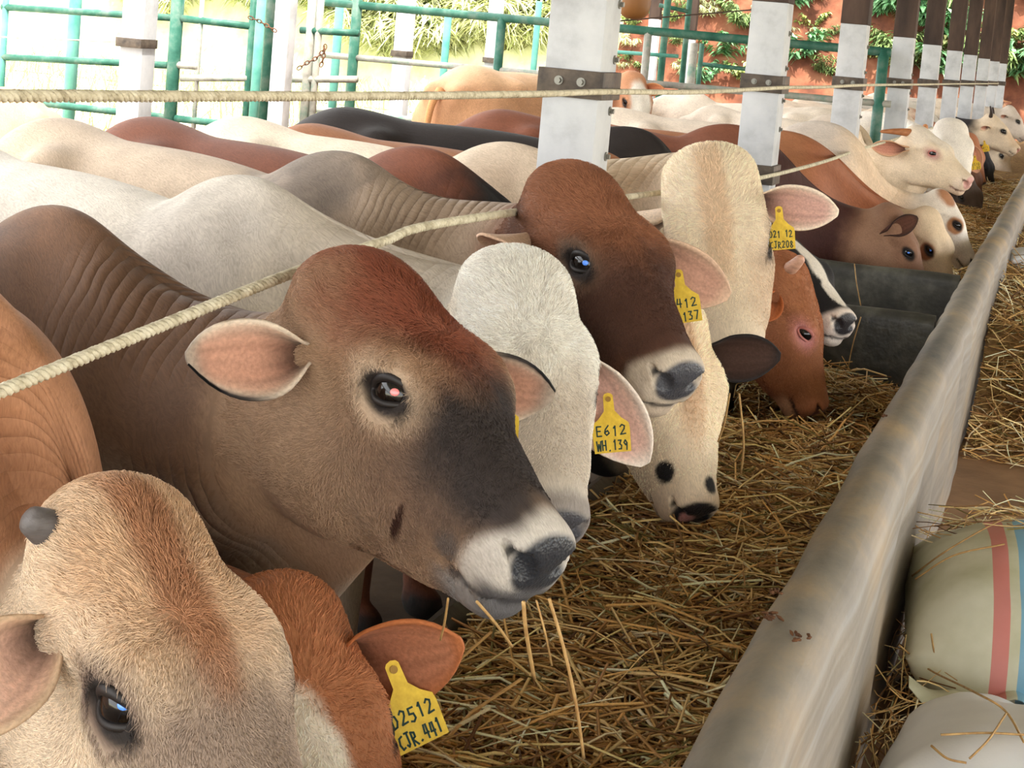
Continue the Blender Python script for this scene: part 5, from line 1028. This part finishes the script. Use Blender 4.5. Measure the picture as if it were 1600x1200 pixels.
def thicket(name, label, spots):
    V = []; F = []; Cc = []; base = 0
    for p, v, s, rz in spots:
        me = VAR[v]; n_ = len(me.vertices); co = np.empty(n_ * 3, np.float32); me.vertices.foreach_get('co', co); co = co.reshape(-1, 3) * s; cz, sz = math.cos(rz), math.sin(rz)
        V.append(np.stack([co[:, 0] * cz - co[:, 1] * sz, co[:, 0] * sz + co[:, 1] * cz, co[:, 2]], 1) + p); f_ = np.empty(len(me.loops), np.int32); me.loops.foreach_get('vertex_index', f_); F.append(f_.reshape(-1, 3) + base); base += n_
        cc = np.empty(n_ * 4, np.float32); me.color_attributes['Col'].data.foreach_get('color', cc); Cc.append(cc.reshape(-1, 4)[:, :3] * r.uniform(0.8, 1.15))
    me = npmesh(name, np.concatenate(V), np.concatenate(F), False, np.concatenate(Cc)); o = link(name, me, None, MAT_LEAF); tag(o, label, 'plants', None, 'stuff')
r = np.random.default_rng(11)
thicket('bank_grass', 'pale arching grass covering the sunlit bank left of the nearest post', [(on_land(r.uniform(560, 850), r.uniform(-90, 95)), [2, 2, 2, 3][k % 4], r.uniform(0.7, 1.3), r.uniform(0, 6)) for k in range(70)] + [(on_land(r.uniform(200, 600), r.uniform(-40, 32)), [2, 2, 3][k % 3], r.uniform(0.8, 1.4), r.uniform(0, 6)) for k in range(30)])
thicket('far_thicket', 'dark green thicket at the far end of the shed', [(on_land(r.uniform(1385, 1660), r.uniform(-60, 128)), [0, 1, 3][k % 3], r.uniform(0.6, 1.1), r.uniform(0, 6)) for k in range(30)])
thicket('bank_weeds', 'small weeds and vines scattered over the red soil bank', [(on_land(r.uniform(950, 1390), r.uniform(-40, 128)), [2, 3, 0][k % 3], r.uniform(0.15, 0.35), r.uniform(0, 6)) for k in range(42)])
for k, (px, py, s_, lab) in enumerate([(1110, 2, 0.8, 'broad leafy plant high on the bank just left of the second post'), (1150, 40, 0.6, 'leafy plant above the top rail against the left edge of the second post'), (1130, 92, 0.7, 'largest green plant below the top rail between nearest and second posts'), (1165, 122, 0.6, 'low plant at the foot of the bank by the second post'), (1100, 126, 0.55, 'low plant at the foot of the bank behind the slim green upright'), (1010, 112, 0.4, 'small pale plant behind the white back post right of the nearest post'), (1245, 8, 0.75, 'plant hanging high on the bank between second and third posts'), (1270, 45, 0.5, 'small leafy plant just above the rail between second and third posts'),
                                (1250, 95, 0.85, 'wide fern like plant below the rail between second and third posts'), (1285, 118, 0.5, 'low fern at the foot of the bank touching the third post'), (1368, 20, 0.6, 'narrow bamboo like plant high between third and fourth posts'), (1366, 95, 0.45, 'small plant below the rail between third and fourth posts')]):
    shrub(lab, on_land(px, py), [1, 0, 1, 3][k % 4], s_, r.uniform(0, 6))
n = 5000; X = r.uniform(-26, -8.7, n); Y = r.uniform(8, 32, n)
GP = np.stack([X, Y, np.full(n, 0.12)], 1)
o = strands('meadow_grass', GP, r.uniform(0, 6.28, n), r.normal(1.25, 0.25, n), r.uniform(0.3, 0.9, n), r.uniform(0.004, 0.009, n), r.normal(0, 0.5, (n, 2)), np.array([lin(190, 206, 120), lin(214, 220, 150), lin(160, 186, 96)])[r.integers(0, 3, n)]); tag(o, 'bright sunlit grass in the open field behind the pens', 'grass', None, 'stuff')
